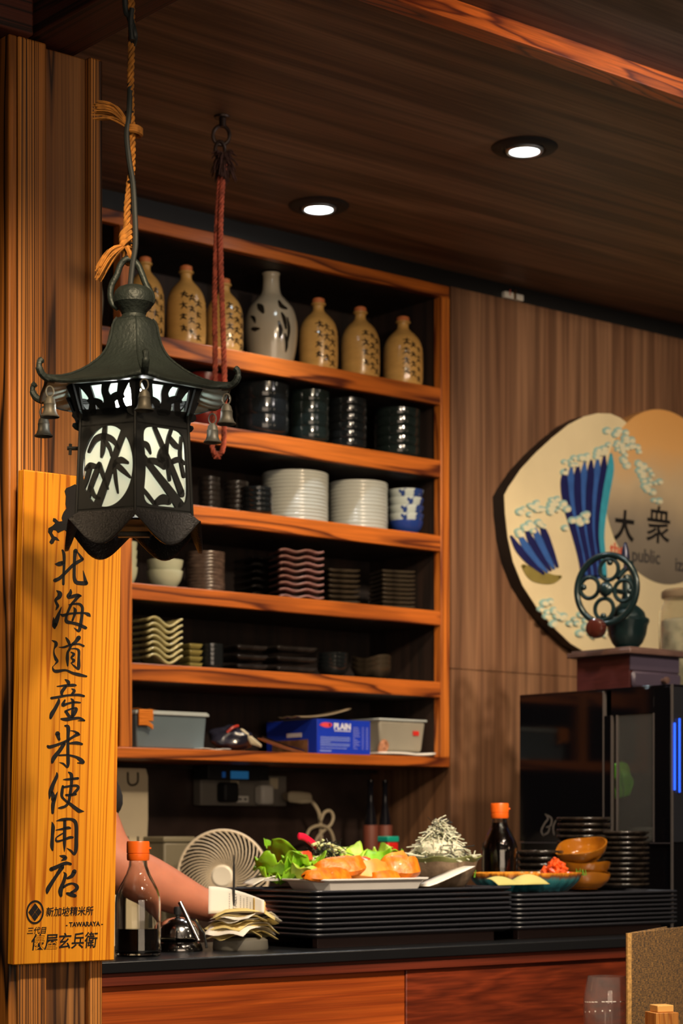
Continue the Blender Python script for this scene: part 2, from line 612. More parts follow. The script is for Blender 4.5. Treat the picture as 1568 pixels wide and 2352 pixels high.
# small white switch plate on the dark strip above the panels
q0, q1 = at_y(1157, 660, YS - 0.004), at_y(1200, 697, YS - 0.004)
sw = thing('switch_plate', (q0.x, YS + 0.004, q1.z + 0.004), 'small white switch plate on the dark strip under the ceiling', 'switch')
MB().box(0, q1.x - q0.x, -0.012, 0, 0, q0.z - q1.z - 0.012).build('plate', M_white, sw, bevel=0.002)
MB().box(0.026, 0.031, -0.016, -0.0121, 0.0, 0.02).build('hook', M_brass, sw)
MB().box(0.013, 0.016, -0.0128, -0.0121, 0.006, 0.018).build('red_mark', mat('red_print', S(200, 90, 80)), sw)

# ------------------------------------------------------------------ dish cabinet
ZS = {1: (2.211, 0.036), 2: (2.055, 0.037), 3: (1.893, 0.034), 4: (1.730, 0.031), 5: (1.577, 0.033)}
ZB = (1.415, 0.021)
xs_r0, xs_r1 = at_y(1012, 1200, YS).x, at_y(1031.5, 1200, YS).x
xs_l0, xs_l1 = at_y(275, 1450, YS).x, at_y(303, 1450, YS).x
x_left = at_y(60, 1200, YS).x
cab = thing('dish_cabinet', (0, YS, 0), 'tall open orange cedar cabinet of shelves full of dishes', 'cabinet')


def cb(name, x0, x1, y0, y1, z0, z1, m, bev=0.0015):
    o = MB().box(x0, x1, y0 - YS, y1 - YS, z0, z1).build(name, m, cab, bevel=bev)
    return o


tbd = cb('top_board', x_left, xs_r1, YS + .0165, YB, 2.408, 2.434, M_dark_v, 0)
MB().box(x_left, xs_r1, 0, .0163, 2.408, 2.434).build('front_edge', M_orange, tbd, bevel=.0015)
cb('stile', xs_r0, xs_r1, YS - 0.001, YS + 0.022, ZB[0], 2.408, M_orange_v)
cb('stile', xs_l0, xs_l1, YS - 0.001, YS + 0.022, ZB[0], 2.408, M_orange_v)
cb('stile', x_left, x_left + .022, YS - 0.001, YS + 0.022, ZB[0], 2.408, M_orange_v)
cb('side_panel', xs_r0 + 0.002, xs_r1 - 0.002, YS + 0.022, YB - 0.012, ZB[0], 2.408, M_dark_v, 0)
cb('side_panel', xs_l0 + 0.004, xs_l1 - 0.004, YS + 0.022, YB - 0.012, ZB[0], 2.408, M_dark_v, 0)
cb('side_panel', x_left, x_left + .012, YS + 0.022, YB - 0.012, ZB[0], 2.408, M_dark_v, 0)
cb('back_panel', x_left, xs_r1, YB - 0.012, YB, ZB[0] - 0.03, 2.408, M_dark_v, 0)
for k, (z, t) in ZS.items():
    for xa_, xb_ in ((xs_l1 - 0.0005, xs_r0 + 0.0005), (x_left + .012, xs_l0)):
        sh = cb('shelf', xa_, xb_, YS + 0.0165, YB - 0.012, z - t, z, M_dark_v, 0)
        fe = MB().box(xa_, xb_, 0.001, 0.0163, z - t, z).build('front_edge', M_orange, sh, bevel=.0015)
cb('bottom_board', x_left, xs_r1, YS - 0.002, YB - 0.012, ZB[0] - ZB[1], ZB[0], M_orange)

# ------------------------------------------------------------------ counter
CY = 2.32
ct = thing('bar_counter', (0, CY, 0), 'long bar counter with black top and red wood front', 'counter')


def cc(name, x0, x1, y0, y1, z0, z1, m, bev=0.0015):
    return MB().box(x0, x1, y0 - CY, y1 - CY, z0, z1).build(name, m, ct, bevel=bev)


xc0 = 1.462
x_j = at_y(932, 2280, CY + 0.012).x
cc('worktop', xc0, 4.6, CY, 2.64, C_TOP - 0.0165, C_TOP, M_black, 0.002)
cc('side_worktop', 2.80, 4.6, 2.6405, 2.93, C_TOP - 0.0165, C_TOP, M_black, 0.002)
cc('rail', xc0, 4.6, CY + 0.006, 2.63, C_TOP - 0.034, C_TOP - 0.0165, M_front_r)
cc('front_panel', xc0, x_j - 0.0005, CY + 0.014, CY + 0.04, 0, C_TOP - 0.034, M_front)
cc('front_panel', x_j + 0.0005, 4.6, CY + 0.012, CY + 0.04, 0, C_TOP - 0.034, M_front2)
cc('carcass', xc0 + .01, 4.6, CY + 0.04, 2.62, 0.0, C_TOP - 0.034, M_blackmatte, 0)

# back work surface under the cabinet
bt = thing('kitchen_worktop', (0, 3.12, 0), 'dark kitchen work surface behind the bar under the cabinet', 'worktop')
MB().box(0.6, x_panel - 0.001, 0.0, YB - 3.12 + 0.018, 0.94, 0.98).build('top', M_black, bt, bevel=0.002)
MB().box(0.6, x_panel - 0.001, 0.03, YB - 3.12 + 0.018, 0.0, 0.94).build('base', M_blackmatte, bt)

# ------------------------------------------------------------------ post and beams
PY = 2.22
xp = lambda u: at_y(u, 1500, PY).x
post = thing('cedar_post', (xp(42), PY, 0), 'brushed cedar post at the left end of the bar counter', 'post')
PX = xp(42)


def pp(name, x0, x1, y0, y1, z0, z1, m, bev=0.002):
    return MB().box(x0 - PX, x1 - PX, y0 - PY, y1 - PY, z0, z1).build(name, m, post, bevel=bev)


ZP = 2.232
xin0, xin1 = at_y(108, 1500, PY).x, at_y(205, 1500, PY).x
pp('core', PX, xp(238), PY + 0.014, PY + 0.13, 0, ZP, M_post2)
pp('batten', PX, xin0, PY, PY + 0.0145, 0, ZP, M_batten, 0.003)
pp('batten', xin1 + 0.002, xp(238) + 0.001, PY + 0.003, PY + 0.0145, 0, ZP, M_batten, 0.003)
pp('side_board', PX - 0.012, PX - 0.0003, PY + 0.002, PY + 0.13, 0, ZP, M_post, 0.002)
bmy = thing('ceiling_beam', (1.352, 2.26, 2.236), 'dark red beam running from the post out over the dining room', 'beam')
MB().box(0, 0.078, -3.2, 0.04, 0, 0.10).build('beam_timber', M_beam, bmy, bevel=0.003)
bmx = thing('ceiling_beam', (-0.6, 2.21, 2.232), 'dark beam running off to the left above the cedar post', 'beam')
MB().box(0, 1.949, 0, 0.08, 0, 0.10).build('beam_timber', M_beam_x, bmx, bevel=0.003)
slab = MB().box(-1.5, 1.345, -2.4, 2.2, 2.34, 2.37).build('trim_3', wood('dark_board', S(44, 33, 30), S(24, 19, 18), across=20, axis='Y', seed=3))
struct(slab)

# ------------------------------------------------------------------ hanging plank sign
LEAN = 0.036
SGY = 2.203
n_s = Vector((0, -math.cos(LEAN), -math.sin(LEAN)))
p_bl = at_y(30, 2217, SGY)
p_s = Vector((p_bl.x, SGY, p_bl.z))
sgn = thing('plank_sign', p_s, 'yellow cedar plank sign with black brush calligraphy on the post', 'sign')
sgn.rotation_euler = (LEAN, 0, 0)
bpy.context.view_layer.update()
Minv = sgn.matrix_world.inverted()


def sl(u, v):
    """Picture point -> (x, z) on the face of the plank."""
    q = Minv @ on_plane(u, v, p_s, n_s)
    return q.x, q.z


crn = [sl(30, 2217), sl(262, 2206), sl(280.5, 1106), sl(55, 1078)]
mb = MB().prism(crn, lambda a, b, t: Vector((a, t, b)), 0, 0.0135)
mb.build('plank', M_sign, sgn, bevel=0.0012)
MB().box(0.03, 0.11, 0.0135, 0.0165, 0.05, 0.09).build('spacer', M_post, sgn)
MB().box(0.03, 0.11, 0.0135, 0.035, 0.5, 0.54).build('spacer', M_post, sgn)


def smap(ox, oy, k):
    def f(x, y, t):
        a, b = sl(ox + x / k, oy + y / k)
        return Vector((a, -t, b))
    return f


STROKES = [
 (100, 1250, 11.2, [
  [(480,150,40),(520,260,75),(525,500,65),(510,800,60),(505,1030,60)],
  [(290,505,10),(380,510,110),(490,480,110)],
  [(290,930,100),(400,880,90),(500,790,80),(600,690,75),(750,540,80),(850,470,85),(1000,390,70)],
  [(1000,385,70),(940,300,50),(870,195,12)],
  [(820,170,115),(800,300,85),(785,600,75),(785,850,80),(830,970,95),(950,1000,100),(1090,1000,110)],
  [(1090,1000,90),(1050,850,60),(1015,680,10)],
  [(330,1190,15),(410,1260,110),(400,1350,110),(310,1430,70),(320,1500,60),(360,1580,70),(340,1640,50),(310,1700,8)],
  [(460,1610,8),(400,1760,60),(340,1930,110),(280,2080,130),(280,2160,50)],
  [(255,1880,10),(255,1980,60),(280,2080,120)],
  [(690,1160,20),(690,1240,80),(640,1340,110),(720,1350,90),(860,1310,80),(950,1330,50)],
  [(900,1330,90),(800,1450,70),(700,1570,65),(620,1750,60),(580,1880,65),(590,1990,90),(720,2020,75),(880,2060,80),(1080,2150,80)],
  [(640,1555,15),(780,1535,45),(920,1540,60),(990,1620,70),(990,1760,75),(965,1950,75),(940,2100,80),(900,2230,70),(780,2150,8)],
  [(440,1800,30),(500,1830,80),(650,1790,55),(850,1770,50),(1050,1770,50),(1150,1810,90),(1200,1860,15)],
  [(770,1620,8),(810,1700,80),(790,1820,60),(740,1960,50)]]),
 (100, 1450, 10.69, [
  [(205,225,20),(290,270,70),(300,340,80),(255,440,25),(255,560,40),(300,680,75),(330,740,60),(270,820,18),(220,880,20),(250,960,60),(330,980,80),(540,955,50),(700,1020,60),(850,1060,80),(1050,1105,40)],
  [(545,155,30),(600,240,70),(640,330,50)],
  [(860,155,110),(780,260,80),(680,340,60),(630,450,55),(590,520,60),(580,680,75),(590,850,30)],
  [(375,390,10),(500,390,50),(640,340,50),(850,310,40),(980,360,50)],
  [(680,430,20),(790,425,35),(860,480,60),(860,650,60),(860,850,80),(850,930,40),(760,860,40),(680,790,10)],
  [(670,510,20),(740,560,60),(690,630,50),(680,660,30),(740,720,70),(670,785,15)],
  [(530,1185,30),(600,1240,80),(610,1310,60)],
  [(330,1350,20),(540,1330,60),(720,1320,70),(790,1325,40)],
  [(540,1360,70),(450,1480,80),(450,1570,40)],
  [(690,1410,20),(750,1460,70),(690,1550,50)],
  [(190,1640,60),(400,1605,60),(600,1570,50),(850,1560,60),(990,1590,50)],
  [(370,1660,30),(360,1740,75),(280,1900,85),(200,2030,100),(170,2130,60)],
  [(520,1690,40),(470,1810,80),(600,1770,50),(750,1740,50),(900,1750,30)],
  [(670,1650,20),(720,1720,70),(710,1900,60),(700,2110,70)],
  [(700,1890,30),(800,1900,70),(740,2040,80),(650,2100,70),(560,1990,70),(540,1960,50),(700,1890,30)],
  [(430,2150,40),(560,2160,90),(720,2140,70),(880,2130,60),(1000,2190,40)],
  [(840,2195,10),(920,2190,30),(1000,2195,20)]]),
 (100, 1650, 10.69, [
  [(525,180,40),(600,220,90),(595,500,70),(595,850,75),(600,1080,80),(580,1200,40),(480,1110,40),(385,1080,8)],
  [(340,370,120),(355,440,90),(380,520,60)],
  [(100,680,60),(150,700,80),(350,640,65),(550,560,65),(740,440,60),(830,390,90),(870,400,50)],
  [(840,370,70),(740,310,30),(640,300,8)],
  [(620,615,35),(800,600,80),(940,630,50)],
  [(500,620,90),(400,780,90),(250,970,100),(210,1080,60)],
  [(380,905,40),(600,900,45),(800,950,60),(920,1030,100),(970,1090,60),(830,1090,20)],
  [(320,1330,20),(320,1420,70),(230,1620,90),(170,1800,100),(140,1970,20)],
  [(340,1800,8),(280,1950,70),(230,2100,90),(220,2320,60)],
  [(200,1800,60),(230,1900,90),(230,2000,90)],
  [(480,1500,10),(580,1495,50),(840,1470,60)],
  [(610,1320,30),(680,1390,80),(680,1600,70),(650,1850,70),(610,2050,65),(540,2150,60),(430,2190,60),(360,2200,20)],
  [(470,1660,50),(450,1800,75),(450,1920,60),(540,2020,50),(650,2100,70),(800,2220,90),(880,2270,90),(990,2280,8)],
  [(480,1690,50),(650,1660,50),(800,1650,60),(850,1700,60),(780,1800,70),(690,1880,40)],
  [(550,1880,50),(650,1880,60),(790,1860,50)]]),
 (90, 1860, 10.69, [
  [(310,300,15),(335,420,85),(320,650,75),(310,880,85),(325,990,40)],
  [(420,270,10),(560,240,70),(740,225,60),(860,270,80),(905,400,85),(905,700,85),(900,950,90),(860,1090,50),(780,1010,50),(680,940,10)],
  [(620,260,70),(620,450,70),(615,700,75),(615,880,60),(612,1030,8)],
  [(410,495,15),(560,470,50),(700,440,70),(760,450,40)],
  [(590,570,30),(500,620,30),(410,690,25),(430,770,50),(580,740,45),(740,680,65),(820,675,50)],
  [(500,1125,15),(600,1150,90),(640,1190,80),(550,1240,25)],
  [(290,1460,100),(430,1400,90),(640,1310,80),(770,1330,60)],
  [(560,1400,110),(430,1600,80),(300,1800,90),(210,1950,100),(190,2040,50)],
  [(600,1530,15),(640,1600,75),(590,1780,80),(520,1980,110),(530,2110,70)],
  [(860,1510,110),(800,1620,90),(690,1680,50)],
  [(590,1900,50),(700,1830,50),(830,1810,50),(920,1880,90),(900,1960,80),(780,2030,50)],
  [(680,2050,60),(780,2080,100),(880,2110,80)]]),
]
mb = MB()
for ox, oy, k, ss in STROKES:
    f = smap(ox, oy, k)
    for st in ss:
        mb.brush(st, f, -0.0002, 0.0007)
mb.build('brush_calligraphy', M_ink, sgn)
# dark island outline above the writing, partly behind the lantern
isl = [(172,1112),(160,1118),(152,1121),(148,1128),(151,1140),(150,1158),(152,1168),(146,1176),(143,1183),(141,1190),(143,1197),(134,1198),(127,1191),(122,1190),(121,1197),(127,1201),(120,1208),(111,1213),(110,1222),(114,1228),(118,1236),(113,1245),(117,1250),(122,1248),(126,1240),(136,1242),(130,1234),(124,1232),(119,1224),(122,1217),(128,1218),(133,1224),(140,1220),(148,1217),(156,1224),(175,1236),(196,1228),(214,1222),(234,1214),(240,1204),(232,1192),(222,1188),(212,1178),(204,1160),(195,1145),(186,1126)]
MB().prism([sl(a, b) for a, b in isl], lambda a, b, t: Vector((a, -t, b)), -0.0002, 0.0007).build('map_silhouette', M_ink, sgn)


def sign_text(name, body, u0, u1, v, m, bold=0.0, shear=0.0, hk=1.0):
    vs, fs = text_mesh(body, 0.02, 0.0003, bold=bold, shear=shear)
    w = max(p.x for p in vs) - min(p.x for p in vs)
    a0, b0 = sl(u0, v); a1, b1 = sl(u1, v)
    k = (a1 - a0) / w
    mx = (max(p.x for p in vs) + min(p.x for p in vs)) / 2
    mz = (max(p.z for p in vs) + min(p.z for p in vs)) / 2
    vs = [Vector(((p.x - mx) * k + (a0 + a1) / 2, p.y - 0.0003, (p.z - mz) * k * hk + (b0 + b1) / 2)) for p in vs]
    return MB().add(vs, fs).build(name, m, sgn, fix=False)


sign_text('lettering', '新加坡精米所', 105, 214, 2093, M_ink, bold=0.00015, shear=0.1, hk=1.05)
sign_text('lettering', '- TAWARAYA -', 151, 236, 2122.5, M_ink, bold=0.0004)
sign_text('lettering', '三代目', 62, 106, 2137, M_ink, bold=0.0001, shear=0.15)
sign_text('lettering', '俵屋玄兵衛', 72, 224, 2161, M_ink, bold=0.0002, shear=0.12, hk=1.1)
sign_text('lettering', 'RICE', 206, 232, 1262, mat('brown_stamp', S(110, 60, 20)), bold=0.0002)
# round crest with a quartered diamond
a0, b0 = sl(80, 2095); r0 = (sl(100, 2095)[0] - a0)
mb = MB()
N = 40
ro, ri = r0, r0 * 0.84
vs, fs = [], []
for i in range(N):
    a = 2 * PI * i / N
    for r in (ro, ri):
        for t in (-0.0002, 0.0007):
            vs.append(Vector((a0 + r * math.cos(a), -t, b0 + 1.18 * r * math.sin(a))))
for i in range(N):
    j = (i + 1) % N
    fs += [(i * 4 + 1, j * 4 + 1, j * 4 + 3, i * 4 + 3), (i * 4, j * 4, j * 4 + 1, i * 4 + 1), (i * 4 + 3, j * 4 + 3, j * 4 + 2, i * 4 + 2)]
mb.add(vs, fs)
for dx, dz in ((0, .39), (0, -.39), (.39, 0), (-.39, 0)):
    c = [(a0 + (dx + x) * r0, b0 + 1.18 * (dz + z) * r0) for x, z in ((.36, 0), (0, .36), (-.36, 0), (0, -.36))]
    mb.prism(c, lambda a, b, t: Vector((a, -t, b)), -0.0002, 0.0007)
mb.build('crest', M_ink, sgn)
# ------------------------------------------------------------------ ceiling downlights
M_lens = mat('lit_lamp_glass', S(255, 255, 255), emit=(0.93, 0.98, 1.0, 1), estr=9.0)
M_lens2 = mat('bright_lamp_glass', S(255, 255, 255), emit=(0.86, 0.97, 1.0, 1), estr=22.0)
for (u, v, lab, ml, pw) in ((1204, 338, 'recessed black-rimmed ceiling downlight, the one nearer the orange fascia', M_lens, 14),
                           (732, 472, 'recessed ceiling downlight glowing white above the sake bottles', M_lens2, 16)):
    c = at_z(u, v, CEIL)
    dl = thing('downlight', (c.x, c.y, CEIL), lab, 'ceiling light', 'recessed ceiling downlights')
    MB().lathe([(0.0355, -0.0035), (0.039, -0.006), (0.056, -0.004), (0.0595, -0.0005), (0.059, 0.0), (0.036, 0.0), (0.0355, -0.0035)], seg=48).build('rim', M_blackmatte, dl)
    t = 0.22
    Mx = Matrix.Rotation(t, 4, Vector((CS, -SN, 0))) @ Matrix.Translation((0, 0, 0))
    MB().lathe([(0.027, -0.009), (0.031, -0.0105), (0.0335, -0.008), (0.0335, -0.001), (0.027, -0.001), (0.027, -0.009)], seg=40).build('bezel', mat('silver_bezel', S(190, 190, 188), rough=0.3, metal=0.8), dl)
    MB().lathe([(0, -0.0075), (0.0265, -0.0075), (0.0265, -0.002), (0, -0.002)], seg=40).build('lamp', ml, dl)
    spot('downlight_beam', (c.x, c.y, CEIL - 0.016), (c.x - 0.1, c.y - 0.25, 0), pw, COOL, 110, 0.7, 0.025)

# unseen ceiling lamps added for reflections, on the photographer's side of the fascia
for i, (x_, y_) in enumerate(((1.75, 0.75), (2.6, 1.2), (1.5, 1.05), (2.3, 1.2), (1.9, 0.9), (3.3, 1.9), (0.7, 0.2), (2.9, 0.4))):
    dl = thing('downlight', (x_, y_, CEIL), 'unseen round ceiling lamp added over the dining tables for reflections', 'ceiling light', 'added ceiling lamps for reflections')
    MB().lathe([(0.036, -0.004), (0.055, -0.004), (0.058, 0.0), (0.036, 0.0), (0.036, -0.004)], seg=32).build('rim', M_blackmatte, dl)
    MB().lathe([(0, -0.003), (0.035, -0.003), (0.035, -0.0005), (0, -0.0005)], seg=24).build('lamp', mat('added_lamp_glow', S(255, 255, 255), emit=(1.0, 0.86, 0.68, 1), estr=45.0), dl)

M_shade = mat('added_pendant_glow', S(255, 232, 200), rough=.6, emit=(1.0, 0.78, 0.5, 1), estr=7.0)  # unseen glowing globes added behind the camera for reflections
for x_, y_, z_ in ((-0.6, -1.3, 1.95), (0.9, -1.7, 2.0), (2.4, -1.2, 1.95), (3.6, -0.2, 2.0)):
    dl = thing('added_pendant', (x_, y_, CEIL), 'unseen round pendant lamp added over the dining tables for reflections', 'pendant lamp', 'added pendant lamps for reflections')
    MB().tube([(0, 0, 0), (0, 0, z_ + .1 - CEIL)], .004, 6).build('cord', M_blackmatte, dl)
    MB().lathe([(0, -.11)] + [(.12 * math.sin(PI * j / 12), -.11 * math.cos(PI * j / 12)) for j in range(1, 12)] + [(0, .11)], (0, 0, z_ - CEIL), 28).build('lamp_shade', M_shade, dl)

# ------------------------------------------------------------------ ropes
M_rope = mat('straw_rope', S(160, 104, 38), rough=0.85, var=0.5, vscale=90)
M_rope_red = mat('red_brown_rope', S(168, 80, 58), rough=0.85, var=0.5, vscale=90)
M_rope_dark = mat('dark_frayed_rope', S(60, 34, 28), rough=0.9, var=0.2)
M_cable = mat('black_cable', S(40, 44, 44), rough=0.5)
M_iron = mat('rusty_iron', S(58, 46, 42), rough=0.45, metal=0.6, var=0.3)


def twist(path, rc, rs, pitch, strands=3, step=0.0012):
    """Strands wound about a path: a list of point lists."""
    pts = [Vector(p) for p in path]
    out = [[] for _ in range(strands)]
    s = 0.0
    for i in range(len(pts) - 1):
        a, b = pts[i], pts[i + 1]
        n = max(1, int((b - a).length / step))
        d = (b - a).normalized()
        e1 = d.cross(Vector((0, 1, 0)))
        e1 = e1.normalized() if e1.length > 1e-4 else Vector((1, 0, 0))
        e2 = d.cross(e1)
        for j in range(n):
            p = a.lerp(b, j / n)
            for k in range(strands):
                t = 2 * PI * (s / pitch + k / strands)
                out[k].append(p + e1 * (rc * math.cos(t)) + e2 * (rc * math.sin(t)))
            s += (b - a).length / n
    return out


def fibres(mb, root, tips_c, spread, n, r, bend, rnd):
    root, tips_c = Vector(root), Vector(tips_c)
    for i in range(n):
        o = Vector((rnd.uniform(-1, 1), rnd.uniform(-1, 1), rnd.uniform(-1, 1)))
        tip = tips_c + Vector((o.x * spread[0], o.y * spread[1], o.z * spread[2]))
        mid = root.lerp(tip, 0.5) + Vector(bend) + o * 0.0025
        mb.tube(vspline([root + o * 0.0012, mid, tip], 4), [r * 1.2] * 4 + [r] * 4 + [r * 0.6], 4)


LD = 2.3
LK = LD / FPX
rnd = random.Random(3)
rope = thing('hanging_rope', at_d(301, -20, LD), 'straw rope and black cable holding up the cast iron lantern', 'rope')
R0 = rope.location.copy()
P = lambda u, v, dd=0.0: at_d(u, v, LD + dd) - R0
path = vspline([P(302, -330), P(302, -20), P(302, 100), P(300, 180), P(301, 250), P(303, 300), P(303, 380), P(297, 430), P(292, 480), P(291, 530), P(287, 572)], 6)
mb = MB()
for st in twist(path, 0.0024, 0.0024, 0.021):
    mb.tube(st[::2], 0.00185, 6)
mb.build('straw_rope', M_rope, rope)
cable = vspline([P(284, -330, -.006), P(286, -10, -.006), P(297, 40, -.007), P(305, 75, -.008), P(300, 130, .006), P(297, 250, -.006), P(291, 310, -.008), P(297, 370, -.008), P(305, 420, -.006), P(309, 480, -.007), P(311, 560, -.007), P(304, 610, -.005), P(299, 658, -.004)], 6)
MB().tube(cable, 0.0031, 8).build('cable', M_cable, rope)
mb = MB().tube(vspline([P(298, 30, .004), P(306, 60, -.008), P(311, 85, -.008), P(306, 105, .004)], 5), 0.0028, 8)
mb.tube(vspline([P(303, 20, -.008), P(300, 50, -.009), P(303, 92, -.009)], 5), 0.003, 8)
mb.build('cord_wrap', M_cable, rope)
mb = MB()
for (u, v) in ((297, 258), (302, 418), (307, 560)):
    mb2 = MB()
    mb2.tube([P(u + 9 * math.cos(a), v + 2 * math.sin(a), 0.006 * math.sin(a)) for a in [2 * PI * i / 16 for i in range(16)]], 0.0011, 6, closed=True)
    mb2.build('cable_tie', M_blackmatte, rope)
# upper knot with its frayed end
mb = MB()
for k in range(3):
    mb.tube([P(308 + 16 * math.cos(a), 300 + 5 * k - 4 + 7 * math.sin(a + .4), 0.009 * math.sin(a)) for a in [2 * PI * i / 18 for i in range(18)]], 0.0026, 6, closed=True)
mb.build('upper_knot', M_rope, rope)
mb = MB()
fibres(mb, P(296, 292, -.006), P(222, 254, -.006), (0.005, 0.006, 0.010), 70, 0.0007, (0.0, -0.002, 0.006), rnd)
mb.build('upper_frayed_end', M_rope, rope)
mb = MB()
for k in range(3):
    mb.tube(vspline([P(300, 520 + 12 * k, -.004), P(282, 536 + 12 * k, -.01), P(279, 556 + 8 * k, 0), P(292, 560 + 8 * k, .006), P(300, 540 + 12 * k, 0)], 5), 0.0032, 6)
mb.tube(vspline([P(290, 565, -.006), P(300, 590, -.002), P(296, 606, .006), P(286, 596, .006), P(284, 575, 0)], 5), 0.0028, 6)
mb.build('lower_knot', M_rope, rope)
mb = MB()
fibres(mb, P(284, 566, -.008), P(230, 628, -.008), (0.005, 0.006, 0.008), 46, 0.0008, (-0.002, -0.002, 0.004), rnd)
mb.build('lower_frayed_end', M_rope, rope)

# red rope on a ceiling ring
RD = 3.54
q = at_d(510, 268, RD)
rr = thing('red_rope', (q.x, q.y, CEIL), 'doubled red-brown rope hanging from an iron ring in the ceiling', 'rope')
Q = lambda u, v, dd=0.0: at_d(u, v, RD + dd) - rr.location
MB().tube([Q(511, 266), Q(511, 292)], 0.006, 10).lathe([(0, 0), (0.014, 0), (0.013, -0.003), (0, -0.004)], (0, 0, 0), 20).build('eye_bolt', M_iron, rr)
MB().tube([Q(508 + 19 * math.cos(a), 311 + 22 * math.sin(a), 0.004 * math.cos(a)) for a in [2 * PI * i / 28 for i in range(28)]], 0.0032, 8, closed=True).build('ring', M_iron, rr)
MB().tube([Q(505 + 11 * math.cos(a), 345 + 20 * math.sin(a), 0.006 * math.sin(a)) for a in [2 * PI * i / 24 for i in range(24)]], 0.003, 8, closed=True).build('link', M_iron, rr)
mb = MB()
fibres(mb, Q(511, 365), Q(513, 385), (0.022, 0.018, 0.026), 150, 0.0014, (0, 0, 0.006), rnd)
mb.build('frayed_top', M_rope_dark, rr)
mb = MB()
pa = vspline([Q(509, 372, .002), Q(502, 450, .002), Q(496, 560, .002), Q(493, 700, .002), Q(494, 850, .002), Q(491, 960, .002), Q(487, 1015, .002), Q(490, 1037, 0), Q(501, 1043, -.001), Q(512, 1030, -.002), Q(515, 960, -.002), Q(515, 850, -.003), Q(510, 700, -.004), Q(506, 560, -.004), Q(509, 450, -.004), Q(516, 372, -.004)], 6)
for st in twist(pa, 0.0028, 0.0034, 0.024, step=0.0016):
    mb.tube(st[::2], 0.0024, 6)
mb.build('rope_loop', M_rope_red, rr)
mb = MB()
fibres(mb, Q(499, 1038), Q(497, 1048), (0.01, 0.008, 0.006), 24, 0.0007, (0, 0, -.002), rnd)
mb.build('frayed_tail', M_rope_red, rr)

# ------------------------------------------------------------------ cast iron lantern
M_cast = mat('cast_iron', S(38, 45, 42), rough=0.5, metal=0.35, var=0.25, vscale=30, bump=0.5, bscale=260)
M_cast2 = mat('cast_iron_skirt', S(44, 42, 42), rough=0.4, metal=0.35, var=0.2, vscale=30, bump=0.7, bscale=420)
M_castp = mat('cast_iron_fretwork', S(30, 31, 30), rough=0.6, metal=0.2, var=0.2)
M_bell = mat('weathered_bronze', S(88, 84, 74), rough=0.5, metal=0.5, var=0.3, vscale=60)
m, nt, p = new_mat('frosted_lantern_pane')
nt.nodes.remove(p)
tr = nt.nodes.new('ShaderNodeBsdfTranslucent'); tr.inputs[0].default_value = S(236, 238, 226)
df = nt.nodes.new('ShaderNodeBsdfDiffuse'); df.inputs[0].default_value = S(225, 225, 214)
nz = nt.nodes.new('ShaderNodeTexNoise'); nz.inputs['Scale'].default_value = 60
mxs = nt.nodes.new('ShaderNodeMixShader'); mxs.inputs[0].default_value = 0.35
nt.links.new(tr.outputs[0], mxs.inputs[1]); nt.links.new(df.outputs[0], mxs.inputs[2])
nt.links.new(mxs.outputs[0], nt.nodes['Material Output'].inputs['Surface'])
M_pane = m
M_bulb = mat('glowing_bulb', S(255, 255, 255), emit=(1, 0.99, 0.95, 1), estr=105.0)

lc = at_d(307, 1243, LD)
lan = thing('hanging_lantern', lc, 'black cast iron pagoda lantern with glowing fretwork panes and small bells', 'lantern', rz=-YAW)
PHI_B, PHI_R = math.radians(7.0), math.radians(11.5)   # body and roof are turned a little against each other
PHI = PHI_R
zz = lambda v: (1235 - v) * LK
A60 = PI / 3


def hexr(a):
    """Distance to the edge of a unit hexagon whose corners lie at PHI + k*60 degrees."""
    x = (a - PHI) % A60 - A60 / 2
    return math.cos(A60 / 2) / math.cos(x)


def corner(a):
    return abs(math.cos(3 * (a - PHI))) ** 10 if math.cos(6 * (a - PHI)) > 0 else 0.0


def dirv(a):
    return Vector((math.sin(a), -math.cos(a), 0))


def hexring(R, v, rnd=0.0, lift=0.0, n=72):
    out = []
    for i in range(n):
        a = PHI + 2 * PI * i / n
        h = hexr(a) * (1 - rnd) + rnd
        out.append(dirv(a) * (R * LK * h) + Vector((0, 0, zz(v) + lift * LK * corner(a))))
    return out


def rings(rs, n=72):
    vs = [p for r in rs for p in r]
    fs = []
    for j in range(len(rs) - 1):
        for i in range(n):
            k = (i + 1) % n
            fs.append((j * n + i, j * n + k, (j + 1) * n + k, (j + 1) * n + i))
    return vs, fs


prof = [(730, 46, .8), (738, 53, .6), (750, 58, .5), (770, 62, .4), (790, 68, .3), (806, 76, .25), (822, 88, .2), (836, 104, .18), (850, 123, .15), (864, 146, .12), (877, 172, .1), (888, 197, .1), (896, 219, .12), (902, 237, .16)]
rs = [hexring(R, v, rr_, lift=9 * max(0, (R - 150) / 72) ** 2) for v, R, rr_ in prof]
rs += [hexring(240, 906, .16, 9), hexring(237, 911, .16, 9), hexring(234, 911, .15, 8), hexring(232, 907, .15, 8)]
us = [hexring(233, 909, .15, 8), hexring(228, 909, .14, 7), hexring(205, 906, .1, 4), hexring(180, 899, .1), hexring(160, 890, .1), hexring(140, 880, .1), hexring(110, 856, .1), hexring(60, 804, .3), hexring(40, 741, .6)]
vs, fs = rings(rs)
roof = MB().add(vs, fs, True).build('roof', M_cast, lan, angle=50, fix=False)
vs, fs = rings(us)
MB().add(vs, fs, True).build('eave_underside', mat('lamplit_underside', S(112, 126, 118), rough=.5, var=.15, vscale=60), lan, angle=50, fix=False)  # paler than the roof iron: bulb light on the eaves put into the colour
for k in range(6):
    a = PHI + k * A60
    pts = [dirv(a) * ((R + 1.5) * LK) + Vector((0, 0, zz(v) + (9 * max(0, (R - 150) / 72) ** 2 + 1) * LK)) for v, R, _ in prof]
    MB().tube(pts, 0.0012, 6).build('ridge', M_cast, roof)
